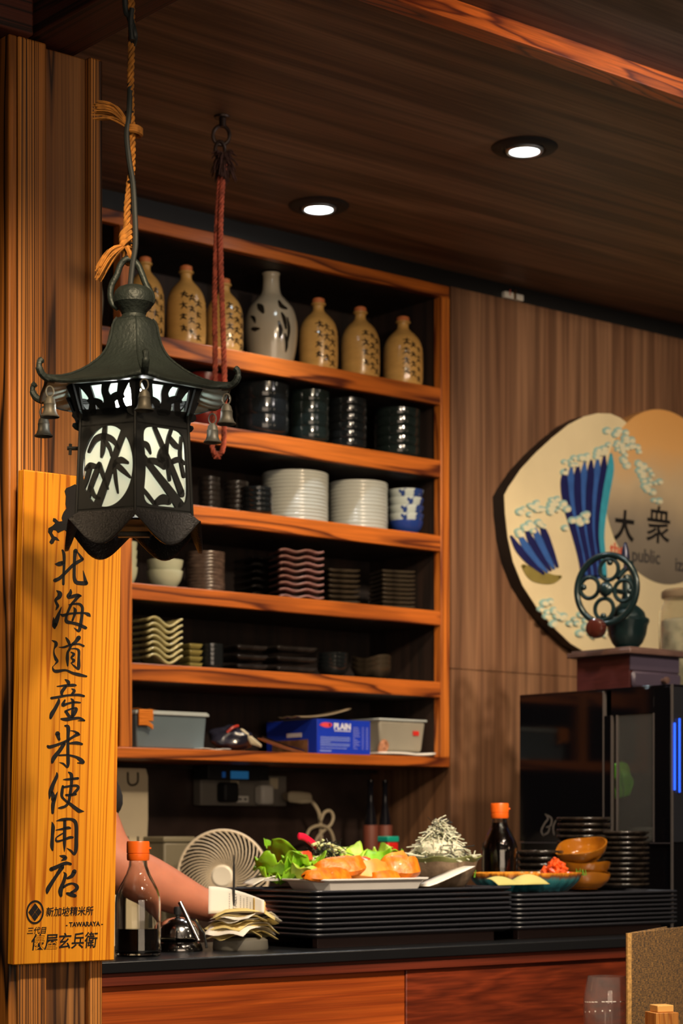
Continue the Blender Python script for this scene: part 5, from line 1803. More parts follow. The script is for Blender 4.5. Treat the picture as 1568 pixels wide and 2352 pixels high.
for k, ang in enumerate((0.1, -.1, 3.0, 2.8)):
    p0 = Vector((BR * .5 * math.cos(ang), BR * .5 * math.sin(ang) - .01, HBW * 1.0)); p1 = Vector((BR * 1.12 * math.cos(ang), BR * 1.12 * math.sin(ang) - .012, HBW * 1.02 + .002 * k))
    mb.tube([p0, p1], .0011, 5)
p0 = Vector((-.03, -.02, HBW)); mb.tube([p0, p0 + Vector((-.006, -.004, .03))], .0014, 5)
o = mb.build('radish_shreds', M_daik); tag(o, 'heap of shredded white radish in the stoneware bowl', 'radish', kind='stuff'); o.location = drb.location
o = mb2.build('seaweed_strips', M_weed); tag(o, 'thin black seaweed strips scattered over the white radish shreds', 'seaweed', kind='stuff'); o.location = drb.location
o = lump(BR * .6, BR * .6, HT * .3, 24, .03, 2).build('radish_core', M_daik); tag(o, 'packed white radish inside the stoneware bowl', 'radish', kind='stuff'); o.location = (bc.x, by, ZL + HBW * .78)

# ------------------------------------------------------------------ blue drip-glazed dish with orange heap
dy_ = TY + .085
dc = at_y(1207, 2030, dy_)
dd = depth_of(dc.x, dy_)
DR = 133 * dd / FPX
z_d = ft[1][2]
DZ = EYE + (HZ - 2004) / FPX * dd - z_d
M_drip = gradient_mat('blue_drip_glaze', [(0, S(22, 36, 42)), (.35, S(36, 100, 112)), (.62, S(54, 120, 124)), (.8, S(110, 62, 34)), (.92, S(196, 120, 34)), (1, S(226, 150, 52))], 'Z', 0, DZ, rough=.18, noise=.4, nscale=150, bands=.12)
dsh = thing('glazed_dish', (dc.x, dy_, z_d), 'wide oval dish in blue drip glaze with amber rim', 'dish')
flt = lambda p_, a_: Vector((p_.x * (1 + .012 * math.cos(26 * a_)), p_.y * (1 + .012 * math.cos(26 * a_)), p_.z))
MB().lathe(spline([(0, 0), (DR * .66, 0), (DR * .78, DZ * .15), (DR * .93, DZ * .55), (DR * .99, DZ * .9), (DR, DZ)], 4) + spline([(DR * .97, DZ), (DR * .9, DZ * .6), (DR * .7, DZ * .3), (0, DZ * .25)], 4), seg=104, sy=.70, fn=flt).build('dish_body', M_drip, dsh)
dsh.rotation_euler.z = -.42
M_kim = mat('orange_chopped_fish', S(224, 84, 28), rough=.3, var=.35, vscale=50, sss=.2, coat=.2)
q = at_y(1275, 2000, dy_ - .005)
mb = MB()
for i in range(130):
    t = rn.random()
    rad = .030 * (1 - t) ** .7 * rn.uniform(.2, 1)
    ang = rn.uniform(0, 2 * PI)
    c_ = Vector((rad * 1.6 * math.cos(ang), rad * .9 * math.sin(ang), DZ * .5 + .036 * t))
    L_ = rn.uniform(.004, .008)
    dv = Vector((rn.uniform(-1, 1), rn.uniform(-1, 1), rn.uniform(-.6, .6))).normalized()
    mb.tube([c_ - dv * L_, c_, c_ + dv * L_], [.0022, .0042, .002], 6)
o = mb.build('chopped_salmon', M_kim); tag(o, 'bright orange chopped heap in the blue glazed dish', 'food', kind='stuff'); o.location = (q.x, dy_ - .006, z_d)
mb = MB()
for i in range(40):
    c_ = Vector((rn.uniform(-.085, .02), rn.uniform(-.02, .012), DZ * .55 + rn.uniform(0, .004)))
    mb.tube([c_ - Vector((.006, .002, 0)), c_ + Vector((.006, .001, .003))], [.0016, .0026], 5)
o = mb.build('orange_scraps', M_kim); tag(o, 'orange food shavings spread over the left of the glazed dish', 'food', kind='stuff'); o.location = (q.x, dy_, z_d)
mb = MB()
for (u, n_) in ((1333, 9), (1085, 7), (1205, 3)):
    for i in range(n_):
        g = at_y(u + rn.uniform(-10, 10), 2000, dy_ + (0 if u > 1100 else -.01))
        c_ = Vector((g.x - dc.x, rn.uniform(-.008, .008), DZ * .8))
        mb.tube([c_, c_ + Vector((rn.uniform(-.004, .004), rn.uniform(-.003, .003), rn.uniform(.007, .013)))], [.0014, .0005], 5)
o = mb.build('green_garnish', mat('garnish_green', S(96, 150, 40), rough=.5)); tag(o, 'chopped green garnish along the rim of the glazed dish', 'garnish', kind='stuff'); o.location = dsh.location
# crumpled greenish paper in front of the dish
q0, q1 = at_y(1140, 2040, TY + .012), at_y(1258, 2040, TY + .012)
o = MB().grid(lambda a_, b_: Vector((a_ * (q1.x - q0.x), .002 + .03 * b_, .0004 + (.003 + .014 * abs(math.sin(PI * (a_ * 1.7 + .2))) ** .7 * (.7 + .3 * a_)) * math.sin(PI * b_ * .62))), 24, 8).build('paper_slip', mat('yellow_green_paper', S(184, 176, 104), rough=.8), solid=.0006)
tag(o, 'crumpled yellow-green paper slip before the blue glazed dish', 'paper')
o.location = (q0.x, TY + .006, max(ft[0][2], ft[1][2]) + .0015)

# ------------------------------------------------------------------ amber bowls
M_amber = mat('amber_glaze', S(156, 94, 20), rough=.13, var=.25, vscale=20, coat=.6)
ay = TY + .135
ac = at_y(1342, 2000, ay)
ad = depth_of(ac.x, ay)
AR = 60 * ad / FPX
pt = lambda p_, a_: Vector((p_.x * (1 + .03 * math.cos(5 * a_)), p_.y * (1 + .03 * math.cos(5 * a_)), p_.z + .002 * math.cos(3 * a_) * (p_.z > .015)))
pr = lathe_thing('amber_bowl', 'bowl', bowl_prof(AR, .029, t=.003), M_amber, fn=pt, seg=48)
from mathutils import Quaternion
for i, (dz, dx, al, ro, lab) in enumerate(((0, .0, 0, 0, 'amber glazed bowl at the bottom of the stack of three'), (.0185, -.001, 0, 0, 'amber glazed bowl in the middle of the stack of three'), (.0490, -.002, .30, -.22, 'amber glazed bowl tilted on top of the stack of three'))):
    o = pr if i == 0 else pr.copy()
    if i: COL.objects.link(o)
    o.location = (ac.x + dx, ay, z_d + dz)
    qq = Quaternion((SN, CS, 0), ro) @ Quaternion((CS, -SN, 0), al) @ Quaternion((0, 0, 1), i * .7)
    o.rotation_euler = qq.to_euler()
    tag(o, lab, None, 'amber bowls beside the glazed dish')

# ------------------------------------------------------------------ small black plates behind
M_bp = mat('black_plate_copper_edge', S(44, 38, 33), rough=.22, var=.7, vscale=40, coat=.3)
for (u, w, vt, n, y, zb, wh) in ((1428, 126, 1908, 11, TY + .155, z_d, 'in the stack beside the tilted amber bowl'), (1340, 124, 1876, 12, TY + .20, z_d, 'in the tallest stack behind the amber bowls'), (1240, 108, 1952, 6, TY + .20, z_d, 'in the low stack beside the soy bottle')):
    q = at_y(u, 2000, y)
    d = depth_of(q.x, y)
    r = w / 2 * d / FPX
    H = EYE + (HZ - vt) / FPX * d - zb
    dz = H / (n + .1)
    pr = lathe_thing('small_black_plate', 'plate', lip_plate_prof(r, dz * 1.05), M_bp, seg=40)
    stack(pr, n, (q.x, y, zb), dz, 'small black plate', wh, 'small black plates on the right trays', jit=.0012, seed=u)

# ------------------------------------------------------------------ soy sauce bottles
M_glass = mat('clear_bottle_glass', S(244, 244, 240), rough=.02, trans=1.0, ior=1.46)
M_soy = mat('dark_soy_sauce', S(20, 11, 8), rough=.1)
M_cap = mat('orange_plastic_cap', S(240, 104, 26), rough=.35, sss=.05)


def soy(loc, k, fill, label):
    t = thing('soy_bottle', loc, label, 'bottle')
    o_ = [(0, 0), (.029, 0), (.0315, .002), (.032, .006), (.032, .055), (.032, .068), (.0312, .077), (.0285, .086), (.0232, .096), (.0172, .107), (.0134, .117), (.0124, .126), (.0124, .132)]
    i_ = [(.0105, .132), (.0108, .118), (.015, .107), (.021, .096), (.0262, .086), (.029, .077), (.0298, .068), (.0298, .008), (.026, .004), (0, .004)]
    S_ = lambda pf: [(r * k, z * k) for r, z in pf]
    MB().lathe(S_(o_ + i_), seg=48).build('glass', M_glass, t)
    liq = [(0, .0045), (.0258, .0045), (.0293, .0085)]
    for z in (.03, .05, .062, .072, .084, .096, .108, .119):
        if z < fill:
            r = {.03: .0293, .05: .0293, .062: .0293, .072: .0290, .084: .0265, .096: .0205, .108: .0142, .119: .0103}[z]
            liq.append((r, z))
    rl = liq[-1][0]
    liq += [(rl * (.98 if fill < .06 else .95), fill), (0, fill)]
    MB().lathe(S_(liq), seg=48).build('soy_sauce', M_soy, t)
    cp = MB().lathe(S_([(.0085, .125), (.0148, .125), (.0158, .127), (.0158, .1335), (.0153, .134), (.0153, .1345), (.0160, .135), (.0160, .1485), (.0152, .1505), (0, .1505)]), seg=36).build('cap', M_cap, t)
    MB().box(.0155 * k, .0182 * k, -.004 * k, .004 * k, .140 * k, .1425 * k).build('cap_tab', M_cap, cp, bevel=.0004)
    return t


q = at_d(317, 2195, 2.9)
s1 = soy((q.x, q.y, C_TOP), 1.0, .036, 'quarter-full soy bottle with orange cap beside the plank sign')
s1.rotation_euler.z = -YAW
s1.scale.z = (EYE + (HZ - 1932) / FPX * 2.9 - C_TOP) / .1505
q = at_d(1147, 2040, 3.57)
zt = EYE + (HZ - 1845) / FPX * 3.57
s2 = soy((q.x, q.y, ZL if q.x < b.x else ZR), .98, .118, 'full dark soy bottle with orange cap behind the radish bowl')
s2.rotation_euler.z = -YAW
s2.scale.z = (zt - s2.location.z) / (.1505 * .98)

# ------------------------------------------------------------------ bell, receipt spike
q = at_d(408, 2183, 3.02)
bl = thing('service_bell', (q.x, q.y, C_TOP), 'chrome service bell between the soy bottle and the receipt spike', 'bell')
MB().lathe([(0, 0), (.036, 0), (.0365, .002), (.034, .010), (.028, .016), (.022, .018), (0, .018)], seg=48).build('base', mat('dark_chrome', S(120, 118, 116), rough=.15, metal=1), bl)
MB().lathe([(.0315, .020), (.0325, .021), (.032, .024), (.0295, .034), (.024, .042), (.015, .047), (.006, .0490), (0, .0492), (0, .047), (.022, .040), (.029, .026), (.0305, .020), (.0315, .020)], seg=48).build('dome', M_steel, bl)
MB().lathe([(0, .018), (.003, .018), (.003, .052), (.0055, .053), (.006, .060), (.005, .064), (0, .0645)], seg=20).build('button', M_blackmatte, bl)
MB().tube([(.012, -.026, .046), (.030, -.024, .026), (.037, -.020, .004)], .002, 8).build('clapper', M_steel, bl)
pn = thing('steel_pen', (q.x + .035, q.y + .02, C_TOP + .0), 'thin steel rod leaning between the bell and receipts', 'rod')
a_, b_ = at_d(413, 2072, 2.965) - pn.location, at_d(443, 2135, 2.955) - pn.location
MB().tube([a_, b_, b_ + (b_ - a_) * .42], .0033, 10).build('shaft', M_steel, pn)

q = at_d(552, 2180, 3.06)
spk = thing('receipt_spike', (q.x, q.y, C_TOP), 'black receipt spike on a round base holding the paper pile', 'spike')
MB().lathe([(0, 0), (.040, 0), (.041, .002), (.040, .014), (.034, .018), (0, .018)], seg=40).build('base', mat('grey_weighted_base', S(96, 92, 82), rough=.5), spk)
zt = EYE + (HZ - 1963) / FPX * 3.06 - C_TOP
tx = -.012
MB().tube([(tx, 0, .02), (tx, 0, zt - .02), (tx, 0, zt)], [.0017, .0017, .0004], 8).build('needle', M_blackmatte, spk)
M_yel = mat('yellow_receipt_paper', S(206, 186, 122), rough=.8, var=.08)
rn = random.Random(21)
for i in range(11):
    z = .027 + i * .0030
    w, l = rn.uniform(.052, .066), rn.uniform(.07, .105)
    mm = (M_yel, M_yel, M_rec, M_yel, M_rec)[i % 5]
    ph, am = rn.uniform(0, 6), rn.uniform(.0015, .003)
    dxx = rn.uniform(-.004, .012)
    fold = rn.uniform(-.5, .5)
    o = MB().grid(lambda a, b_, w=w, l=l, ph=ph, am=am, fold=fold, dxx=dxx: Vector(((a - .5) * l + dxx, (b_ - .5) * w, am * math.sin(5 * a + ph) + .002 * math.sin(8 * b_ + ph) - .045 * max(0, abs(a - .5) - .28 + fold * .1) * (1.1 if a > .5 else .8))), 16, 9).build('receipt', mm, solid=.0005)
    o.location = (q.x + rn.uniform(-.004, .004), q.y + rn.uniform(-.003, .003), C_TOP + z)
    o.rotation_euler.z = rn.uniform(-.75, .45)
    nm = 'yellow' if mm is M_yel else 'white'
    tag(o, '%s receipt slip, %s on the receipt spike' % (nm, place_word(i, 12) if i else 'lowest'), 'receipt', 'paper slips on the receipt spike')
# topmost slip stands up, printed
tp = thing('receipt', (q.x, q.y, C_TOP + .052), 'white printed receipt standing up at the top of the spike', 'receipt', 'paper slips on the receipt spike')
tp.rotation_euler.z = -YAW


def stand(a, b_, o=0.0):
    t = a * 1.25 - .5
    return Vector((-.046 + .082 * a, -.012 + .022 * math.cos(2.6 * (a - .35)) - .02 + .006 * b_ - o, .001 + (.040 - .022 * a ** 1.6) * b_ + .002 * a))


MB().grid(lambda a, b_: stand(a, b_), 18, 8).build('paper', M_rec, tp, solid=.0004)
MB().grid(lambda a, b_: stand(.80 + .22 * a, b_ * .9, .0006 - .004 * a), 6, 6).build('yellow_copy', mat('yellow_copy_paper', S(214, 180, 104), rough=.8), tp, solid=.0004)
vs, fs = text_mesh('TABLE1', .011, .00015)
tv = []
for p_ in vs:
    tv.append(stand(min(.75, .47 - p_.z * 9), min(.98, .5 + p_.x * 20), .0007))
MB().add(tv, fs).build('lettering', mat('receipt_ink', S(96, 92, 92), rough=.8), tp, fix=False)
mb = MB()
for a0 in (.36, .56, .62, .68, .74):
    v0, v1 = .15, rn.uniform(.6, .9)
    n_ = 7
    for j in range(n_):
        t0 = v0 + (v1 - v0) * j / n_; t1 = t0 + (v1 - v0) / n_ * .7
        mb.add([stand(a0, t0, .0006), stand(a0, t1, .0006), stand(a0 + .018, t1, .0006), stand(a0 + .018, t0, .0006)], [(0, 1, 2, 3)])
mb.build('printed_lines', M_print, tp)
# ------------------------------------------------------------------ kitchen side: sockets, cable, fan, boards
WY = 3.578
a, b = at_y(462, 1778, WY - .03), at_y(660, 1848, WY - .03)
x_0, x_1, z_0, z_1 = a.x, b.x, EYE + (HZ - 1850) / FPX * depth_of(a.x, WY), EYE + (HZ - 1778) / FPX * depth_of(a.x, WY)
sk_ = thing('power_socket', (x_0, WY, z_0), 'grey power socket strip with plugs on the brown marble wall', 'socket')
wS, hS = x_1 - x_0, z_1 - z_0
MB().box(0, wS, -.028, 0, 0, hS).build('socket_plate', mat('grey_socket_plate', S(122, 116, 108), rough=.5), sk_, bevel=.003)
for i, (fx, fz, w_, h_, mm, nm) in enumerate(((.26, .42, .040, .042, M_blackmatte, 'black_plug'), (.68, .36, .034, .042, M_white, 'white_plug'))):
    MB().box(fx * wS - w_ / 2, fx * wS + w_ / 2, -.058, -.0282, fz * hS - h_ / 2, fz * hS + h_ / 2).build(nm, mm, sk_, bevel=.006)
for fx, fz, w_, h_, mm in ((.38, .74, .022, .024, M_beige), (.84, .74, .022, .024, M_beige), (.15, .93, .02, .008, mat('orange_label', S(200, 120, 90))), (.62, .93, .02, .008, mat('orange_label', S(200, 120, 90)))):
    MB().box(fx * wS - w_ / 2, fx * wS + w_ / 2, -.031, -.0282, fz * hS - h_ / 2, fz * hS + h_ / 2).build('switch', mm, sk_, bevel=.001)
oc = MB().box(.47 * wS - .016, .47 * wS + .016, -.031, -.0282, .1 * hS, .32 * hS).build('outlet', M_white, sk_, bevel=.001)
MB().box(.44 * wS - .003, .44 * wS + .003, -.0316, -.0311, .18 * hS, .24 * hS).build('slot', M_blackmatte, oc)
MB().box(.50 * wS - .003, .50 * wS + .003, -.0316, -.0311, .18 * hS, .24 * hS).build('slot', M_blackmatte, oc)
# cream plug and its curled cable
CYY = 3.50
cp0 = at_y(680, 1832, CYY)
cbl = thing('power_cable', cp0, 'cream plug with a curled cable hanging behind the salad', 'cable')
U = lambda u, v, dy=0.0: at_y(u, v, CYY + dy) - cp0
MB().tube([U(648, 1828, .06), U(660, 1829, .03), U(668, 1830, 0), U(690, 1832, 0), U(708, 1833, 0), U(712, 1834, 0)], [.004, .009, .0125, .0135, .012, .006], 16).build('plug', M_beige, cbl)
MB().tube(vspline([U(708, 1833), U(722, 1848), U(733, 1870), U(736, 1905), U(737, 1935), U(736, 1960, .02)], 6), .0042, 8).tube(
    vspline([U(736, 1885, -.008), U(745, 1866, -.01), U(758, 1863, -.01), U(765, 1876, -.01), U(760, 1893, -.01), U(750, 1902, -.008), U(728, 1925, -.006), U(722, 1955, 0)], 6), .0036, 8).tube(
    vspline([U(702, 1925, -.012), U(712, 1904, -.013), U(735, 1896, -.013), U(756, 1905, -.013), U(766, 1930, -.012), U(764, 1960, 0)], 6), .0036, 8).build('cord', mat('cream_cord', S(196, 180, 150), rough=.5), cbl)
# small device with a blue light under the cabinet
q = at_y(532, 1768, 3.50)
dv_ = thing('blue_display', (q.x, 3.50, ZB[0] - ZB[1] - .031), 'small dark unit glowing blue right under the cabinet', 'device')
MB().box(-.07, .09, -.012, .04, .0, .0305).build('housing', M_blackmatte, dv_, bevel=.002)
MB().box(-.012, .034, -.0135, -.0122, .002, .018).build('lit_display', mat('blue_led', S(20, 60, 90), emit=(.05, .35, .8, 1), estr=.14), dv_)
MB().box(-.034, -.026, -.0135, -.0122, .004, .016).build('lit_display', mat('blue_led', S(20, 60, 90), emit=(.03, .2, .7, 1), estr=.1), dv_)
# cream cutting board with handle slots, leaning on the wall
y_b = 3.46
x_0, x_1 = at_y(240, 1800, y_b).x, at_y(341, 1800, y_b).x
z_t = EYE + (HZ - 1766) / FPX * depth_of(x_1, y_b)
bd_ = thing('cutting_board', (x_0, y_b, .9805), 'cream cutting board with dark handle slots standing beside the plank sign', 'cutting board')
wB, hB = x_1 - x_0, z_t - .98
MB().prism([(0, 0), (wB * .95, 0), (wB, hB * .35), (wB * .97, hB * .6), (wB, hB * .75), (wB * 1.0, hB * .96), (wB * .95, hB), (0, hB)], lambda a_, b_, t: Vector((a_, t, b_)), 0, .012).build('board', M_beige, bd_, bevel=.002)
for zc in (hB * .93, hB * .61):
    MB().tube(vspline([Vector((wB * .52, -.001, zc + .02)), Vector((wB * .53, -.001, zc)), Vector((wB * .62, -.001, zc - .006)), Vector((wB * .74, -.001, zc)), Vector((wB * .75, -.001, zc + .02))], 4), .0022, 6).build('handle_slot', mat('slot_shade', S(70, 62, 50)), bd_)  # dark tubes stand in for the shade inside the slots
x_0, x_1 = at_y(345, 1920, 3.40).x, at_y(415, 1920, 3.40).x
cn = thing('storage_canister', ((x_0 + x_1) / 2 + .012, 3.40, .9805), 'squat cream canister standing behind the round fan', 'canister')
hC = EYE + (HZ - 1922) / FPX * depth_of(x_0, 3.4) - .98
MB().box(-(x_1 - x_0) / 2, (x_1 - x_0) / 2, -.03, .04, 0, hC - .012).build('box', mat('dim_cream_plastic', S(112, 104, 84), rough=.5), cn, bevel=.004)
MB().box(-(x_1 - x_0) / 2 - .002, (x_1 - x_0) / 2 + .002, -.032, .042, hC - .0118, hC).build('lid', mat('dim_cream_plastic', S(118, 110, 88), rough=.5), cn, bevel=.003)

# round desk fan
fy = 3.22
fc = at_y(512, 2012, fy)
fd = depth_of(fc.x, fy)
FR = 106 * fd / FPX
fn_ = thing('desk_fan', (fc.x, fy, .9805), 'round cream desk fan with spiral grille behind the receipt spike', 'fan', rz=-YAW - .12)
fz = fc.z - .9805
M_fan = mat('cream_fan_plastic', S(206, 190, 164), rough=.45)
Mx = Matrix.Translation((0, 0, fz)) @ Matrix.Rotation(PI / 2, 4, 'X')
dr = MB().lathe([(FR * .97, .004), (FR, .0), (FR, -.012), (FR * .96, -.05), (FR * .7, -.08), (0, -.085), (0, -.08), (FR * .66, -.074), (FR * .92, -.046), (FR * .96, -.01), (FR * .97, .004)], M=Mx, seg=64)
dr.build('housing', mat('shaded_fan_back', S(92, 82, 70), rough=.5), fn_)  # cream plastic darkened: shade behind the grille put into the colour
MB().tube([Vector((FR * .985 * math.cos(t), -.002, fz + FR * .985 * math.sin(t))) for t in [2 * PI * i / 72 for i in range(72)]], FR * .035, 10, closed=True).build('front_ring', M_fan, fn_)
for k in range(44):
    a0 = 2 * PI * k / 44
    pts = []
    for j in range(9):
        s_ = j / 8
        r_ = FR * (.24 + .73 * s_)
        a_ = a0 + .95 * s_ ** 1.1
        pts.append(Vector((r_ * math.cos(a_), -.004 - .010 * math.sin(PI * (.15 + .85 * s_)), fz + r_ * math.sin(a_))))
    MB().tube(pts, .0014, 5).build('grille_vane', M_fan, fn_)
Mh = Matrix.Translation((0, 0, fz)) @ Matrix.Rotation(PI / 2, 4, 'X')
MB().lathe([(0, .012), (FR * .2, .013), (FR * .245, .010), (FR * .255, .003), (FR * .25, .0), (0, 0)], M=Mh, seg=40).build('hub', mat('pale_fan_hub', S(222, 214, 196), rough=.4), fn_)
for k in range(5):
    a0 = 2 * PI * k / 5
    MB().grid(lambda p_, q_, a0=a0: Vector((FR * (.2 + .68 * p_) * math.cos(a0 + .7 * (q_ - .5) + .2 * p_), .022 + .014 * (q_ - .5), fz + FR * (.2 + .68 * p_) * math.sin(a0 + .7 * (q_ - .5) + .2 * p_))), 8, 6).build('fan_blade', mat('grey_blade', S(84, 78, 70), rough=.4), fn_, solid=.0012)
MB().tube([(0, .05, fz - FR * .5), (0, .055, fz - FR * 1.0), (0, .03, .014)], .012, 12).lathe([(0, 0), (.06, 0), (.062, .004), (.055, .012), (0, .016)], (0, .02, 0), 36).build('stand', M_fan, fn_)

# dark bottles and a red canister further right on the work surface
for i, (u, w, lab) in enumerate(((851, 34, 'dark tall bottle with brown label, left of two under the cabinet'), (884, 32, 'dark tall bottle with brown label, right of two under the cabinet'))):
    y_ = 3.40
    q = at_y(u, 1900, y_)
    t = thing('tall_bottle', (q.x, y_, .9805), lab, 'bottle', 'tall dark bottles under the cabinet')
    r = w / 2 * depth_of(q.x, y_) / FPX
    MB().lathe([(0, 0), (r, 0), (r * 1.02, .01), (r * 1.02, .26), (r * .8, .30), (r * .42, .335), (r * .38, .37), (r * .44, .372), (r * .44, .385), (0, .386)], seg=28).build('glass', mat('black_glass', S(16, 16, 22), rough=.12), t)
    MB().lathe([(r * 1.03, .20), (r * 1.04, .201), (r * 1.04, .287), (r * 1.0, .288)], seg=28).build('label', mat('brown_red_label', S(104, 52, 38), rough=.6), t)
q0, q1 = at_y(877, 1922, 3.20), at_y(920, 1922, 3.20)
rc_ = thing('red_canister', ((q0.x + q1.x) / 2, 3.21, .9805), 'red canister with teal lid behind the radish bowl', 'canister')
wC = (q1.x - q0.x) / 2 * .62
hC = EYE + (HZ - 1921) / FPX * depth_of(q0.x, 3.2) - .9805
MB().box(-wC * .92, wC * .92, -wC, wC, hC - .055, hC - .012).build('red_body', mat('red_plastic', S(206, 34, 30), rough=.35), rc_, bevel=.003)
MB().box(-wC * .9, wC * .9, -wC * .98, wC * .98, 0, hC - .0552).build('dark_body', mat('smoky_plastic', S(52, 44, 44), rough=.3), rc_, bevel=.003)
MB().box(-wC, wC, -wC * 1.06, wC * 1.06, hC - .0118, hC).build('lid', mat('teal_plastic', S(22, 150, 128), rough=.35), rc_, bevel=.002)

# ------------------------------------------------------------------ the cook behind the post
M_skin = mat('skin', S(190, 118, 90), rough=.5, var=.06, vscale=60, sss=.12)
M_tunic = mat('black_tunic', S(30, 28, 30), rough=.85, bump=.2, bscale=200)
M_trouser = mat('charcoal_trousers', S(40, 38, 40), rough=.85)
M_hair = mat('black_hair', S(22, 18, 17), rough=.5)


def skin_mesh(name, verts, edges, radii, m, parent, root=0, sub=2):
    me = bpy.data.meshes.new(name)
    me.from_pydata(verts, edges, [])
    me.materials.append(m)
    o = bpy.data.objects.new(name, me)
    COL.objects.link(o)
    o.parent = parent
    k = o.modifiers.new('skin', 'SKIN'); k.use_smooth_shade = True
    sv = me.skin_vertices[0].data
    for i, r in enumerate(radii):
        rx, ry = r if isinstance(r, tuple) else (r, r)
        sv[i].radius = (rx, ry)
        sv[i].use_root = (i == root)
    k2 = o.modifiers.new('smooth', 'SUBSURF'); k2.levels = k2.render_levels = sub
    return o


class Sk:
    def __init__(s): s.v, s.e, s.r = [], [], []

    def add(s, p, r, frm=None):
        s.v.append(tuple(p)); s.r.append(r)
        if frm is not None: s.e.append((frm, len(s.v) - 1))
        return len(s.v) - 1

    def chain(s, frm, seq):
        for p, r in seq:
            frm = s.add(p, r, frm)
        return frm


cook = thing('person', (1.64, 2.88, 0.0), 'cook in a black short-sleeved tunic reaching a bare arm along the bar', 'person')
OX, OY = 1.64, 2.88
w_ = lambda x, y, z: (x - OX, y - OY, z)
k = Sk()
pel = k.add(w_(1.635, 2.88, .93), (.13, .10))
ch = k.chain(pel, [(w_(1.64, 2.88, 1.06), (.125, .09)), (w_(1.65, 2.88, 1.22), (.14, .10)), (w_(1.655, 2.88, 1.34), (.13, .085))])
nk = k.chain(ch, [(w_(1.66, 2.88, 1.425), .052), (w_(1.672, 2.88, 1.475), .05)])
hd = k.chain(nk, [(w_(1.685, 2.88, 1.53), (.075, .085)), (w_(1.685, 2.88, 1.60), (.085, .095)), (w_(1.675, 2.88, 1.655), (.06, .07))])


def arm(sh, el, wr, palm_d, fing_d, side):
    s0 = k.chain(ch, [(sh, .052)])
    e_ = k.chain(s0, [(tuple(a_ * .5 + b_ * .5 for a_, b_ in zip(sh, el)), .046), (el, .044)])
    m_ = tuple(a_ * .62 + b_ * .38 for a_, b_ in zip(el, wr))
    wr_i = k.chain(e_, [(m_, .042), (tuple(a_ * .25 + b_ * .75 for a_, b_ in zip(el, wr)), .030), (wr, .024)])
    W_, D_, S_ = Vector(wr), Vector(palm_d).normalized(), Vector(side).normalized()
    N_ = D_.cross(S_)
    pm = k.chain(wr_i, [(W_ + D_ * .035, .024)])
    F_ = Vector(fing_d).normalized()
    for i, ln in enumerate((.066, .074, .070, .054)):
        b_ = W_ + D_ * .078 + S_ * (.027 - .018 * i)
        k.chain(pm, [(b_, .0105), (b_ + (D_ * .6 + F_ * .4) * ln * .5, .009), (b_ + (D_ * .3 + F_ * .7) * ln * .9, .0075)])
    tb_ = W_ + D_ * .03 + S_ * .032
    k.chain(pm, [(tb_, .011), (tb_ + D_ * .028 + S_ * .012, .0095), (tb_ + D_ * .048 + S_ * .010 + F_ * .01, .008)])


E_ = at_d(250, 1985, 3.10); T_ = at_d(226, 1908, 3.11); H_ = at_d(135, 1716, 3.13)
arm(w_(*H_), w_(*E_), w_(1.872, 2.55, 1.135), (.6, -.25, .02), (.5, -.3, -.35), (.2, .9, .1))
arm(w_(1.665, 3.04, 1.365), w_(1.70, 3.075, 1.12), w_(1.86, 3.05, 1.03), (1, -.1, -.1), (.6, 0, -.7), (0, -1, .2))
for sgn_ in (-1, 1):
    k.chain(pel, [(w_(1.635, 2.88 + sgn_ * .09, .86), .088), (w_(1.65, 2.88 + sgn_ * .092, .48), .058), (w_(1.63, 2.88 + sgn_ * .092, .10), .042), (w_(1.74, 2.88 + sgn_ * .094, .042), .034)])
    k.chain(hd - 1, [(w_(1.675, 2.88 + sgn_ * .098, 1.59), (.012, .022))])
k.chain(hd - 1, [(w_(1.792, 2.88, 1.575), .013)])
skin_mesh('body', k.v, k.e, k.r, M_skin, cook)
k = Sk()
a_ = k.add(w_(1.635, 2.88, .86), (.145, .12))
c_ = k.chain(a_, [(w_(1.64, 2.88, 1.06), (.142, .108)), (w_(1.65, 2.88, 1.22), (.156, .116)), (w_(1.655, 2.88, 1.345), (.145, .10))])
k.chain(c_, [(w_(1.66, 2.88, 1.405), .062)])
for sh, el in ((w_(*H_), w_(*T_)), (w_(1.665, 3.04, 1.365), w_(1.70, 3.07, 1.17))):
    k.chain(c_, [(sh, .064), (tuple(p_ * .45 + q_ * .55 for p_, q_ in zip(sh, el)), .062), (el, .062)])
skin_mesh('tunic', k.v, k.e, k.r, M_tunic, cook)
k = Sk()
a_ = k.add(w_(1.635, 2.88, .90), (.138, .11))
for sgn_ in (-1, 1):
    k.chain(a_, [(w_(1.635, 2.88 + sgn_ * .09, .80), .096), (w_(1.65, 2.88 + sgn_ * .092, .48), .070), (w_(1.63, 2.88 + sgn_ * .092, .12), .058)])
skin_mesh('trousers', k.v, k.e, k.r, M_trouser, cook)
o = MB().grid(lambda p_, q_: Vector((1.672 - OX + .100 * math.sin(PI * .56 * q_) * math.cos(2 * PI * p_) - .012, .092 * math.sin(PI * .56 * q_) * math.sin(2 * PI * p_), 1.608 + .108 * math.cos(PI * .56 * q_))), 28, 12, closed_u=True).build('hair', M_hair, cook, solid=.006)

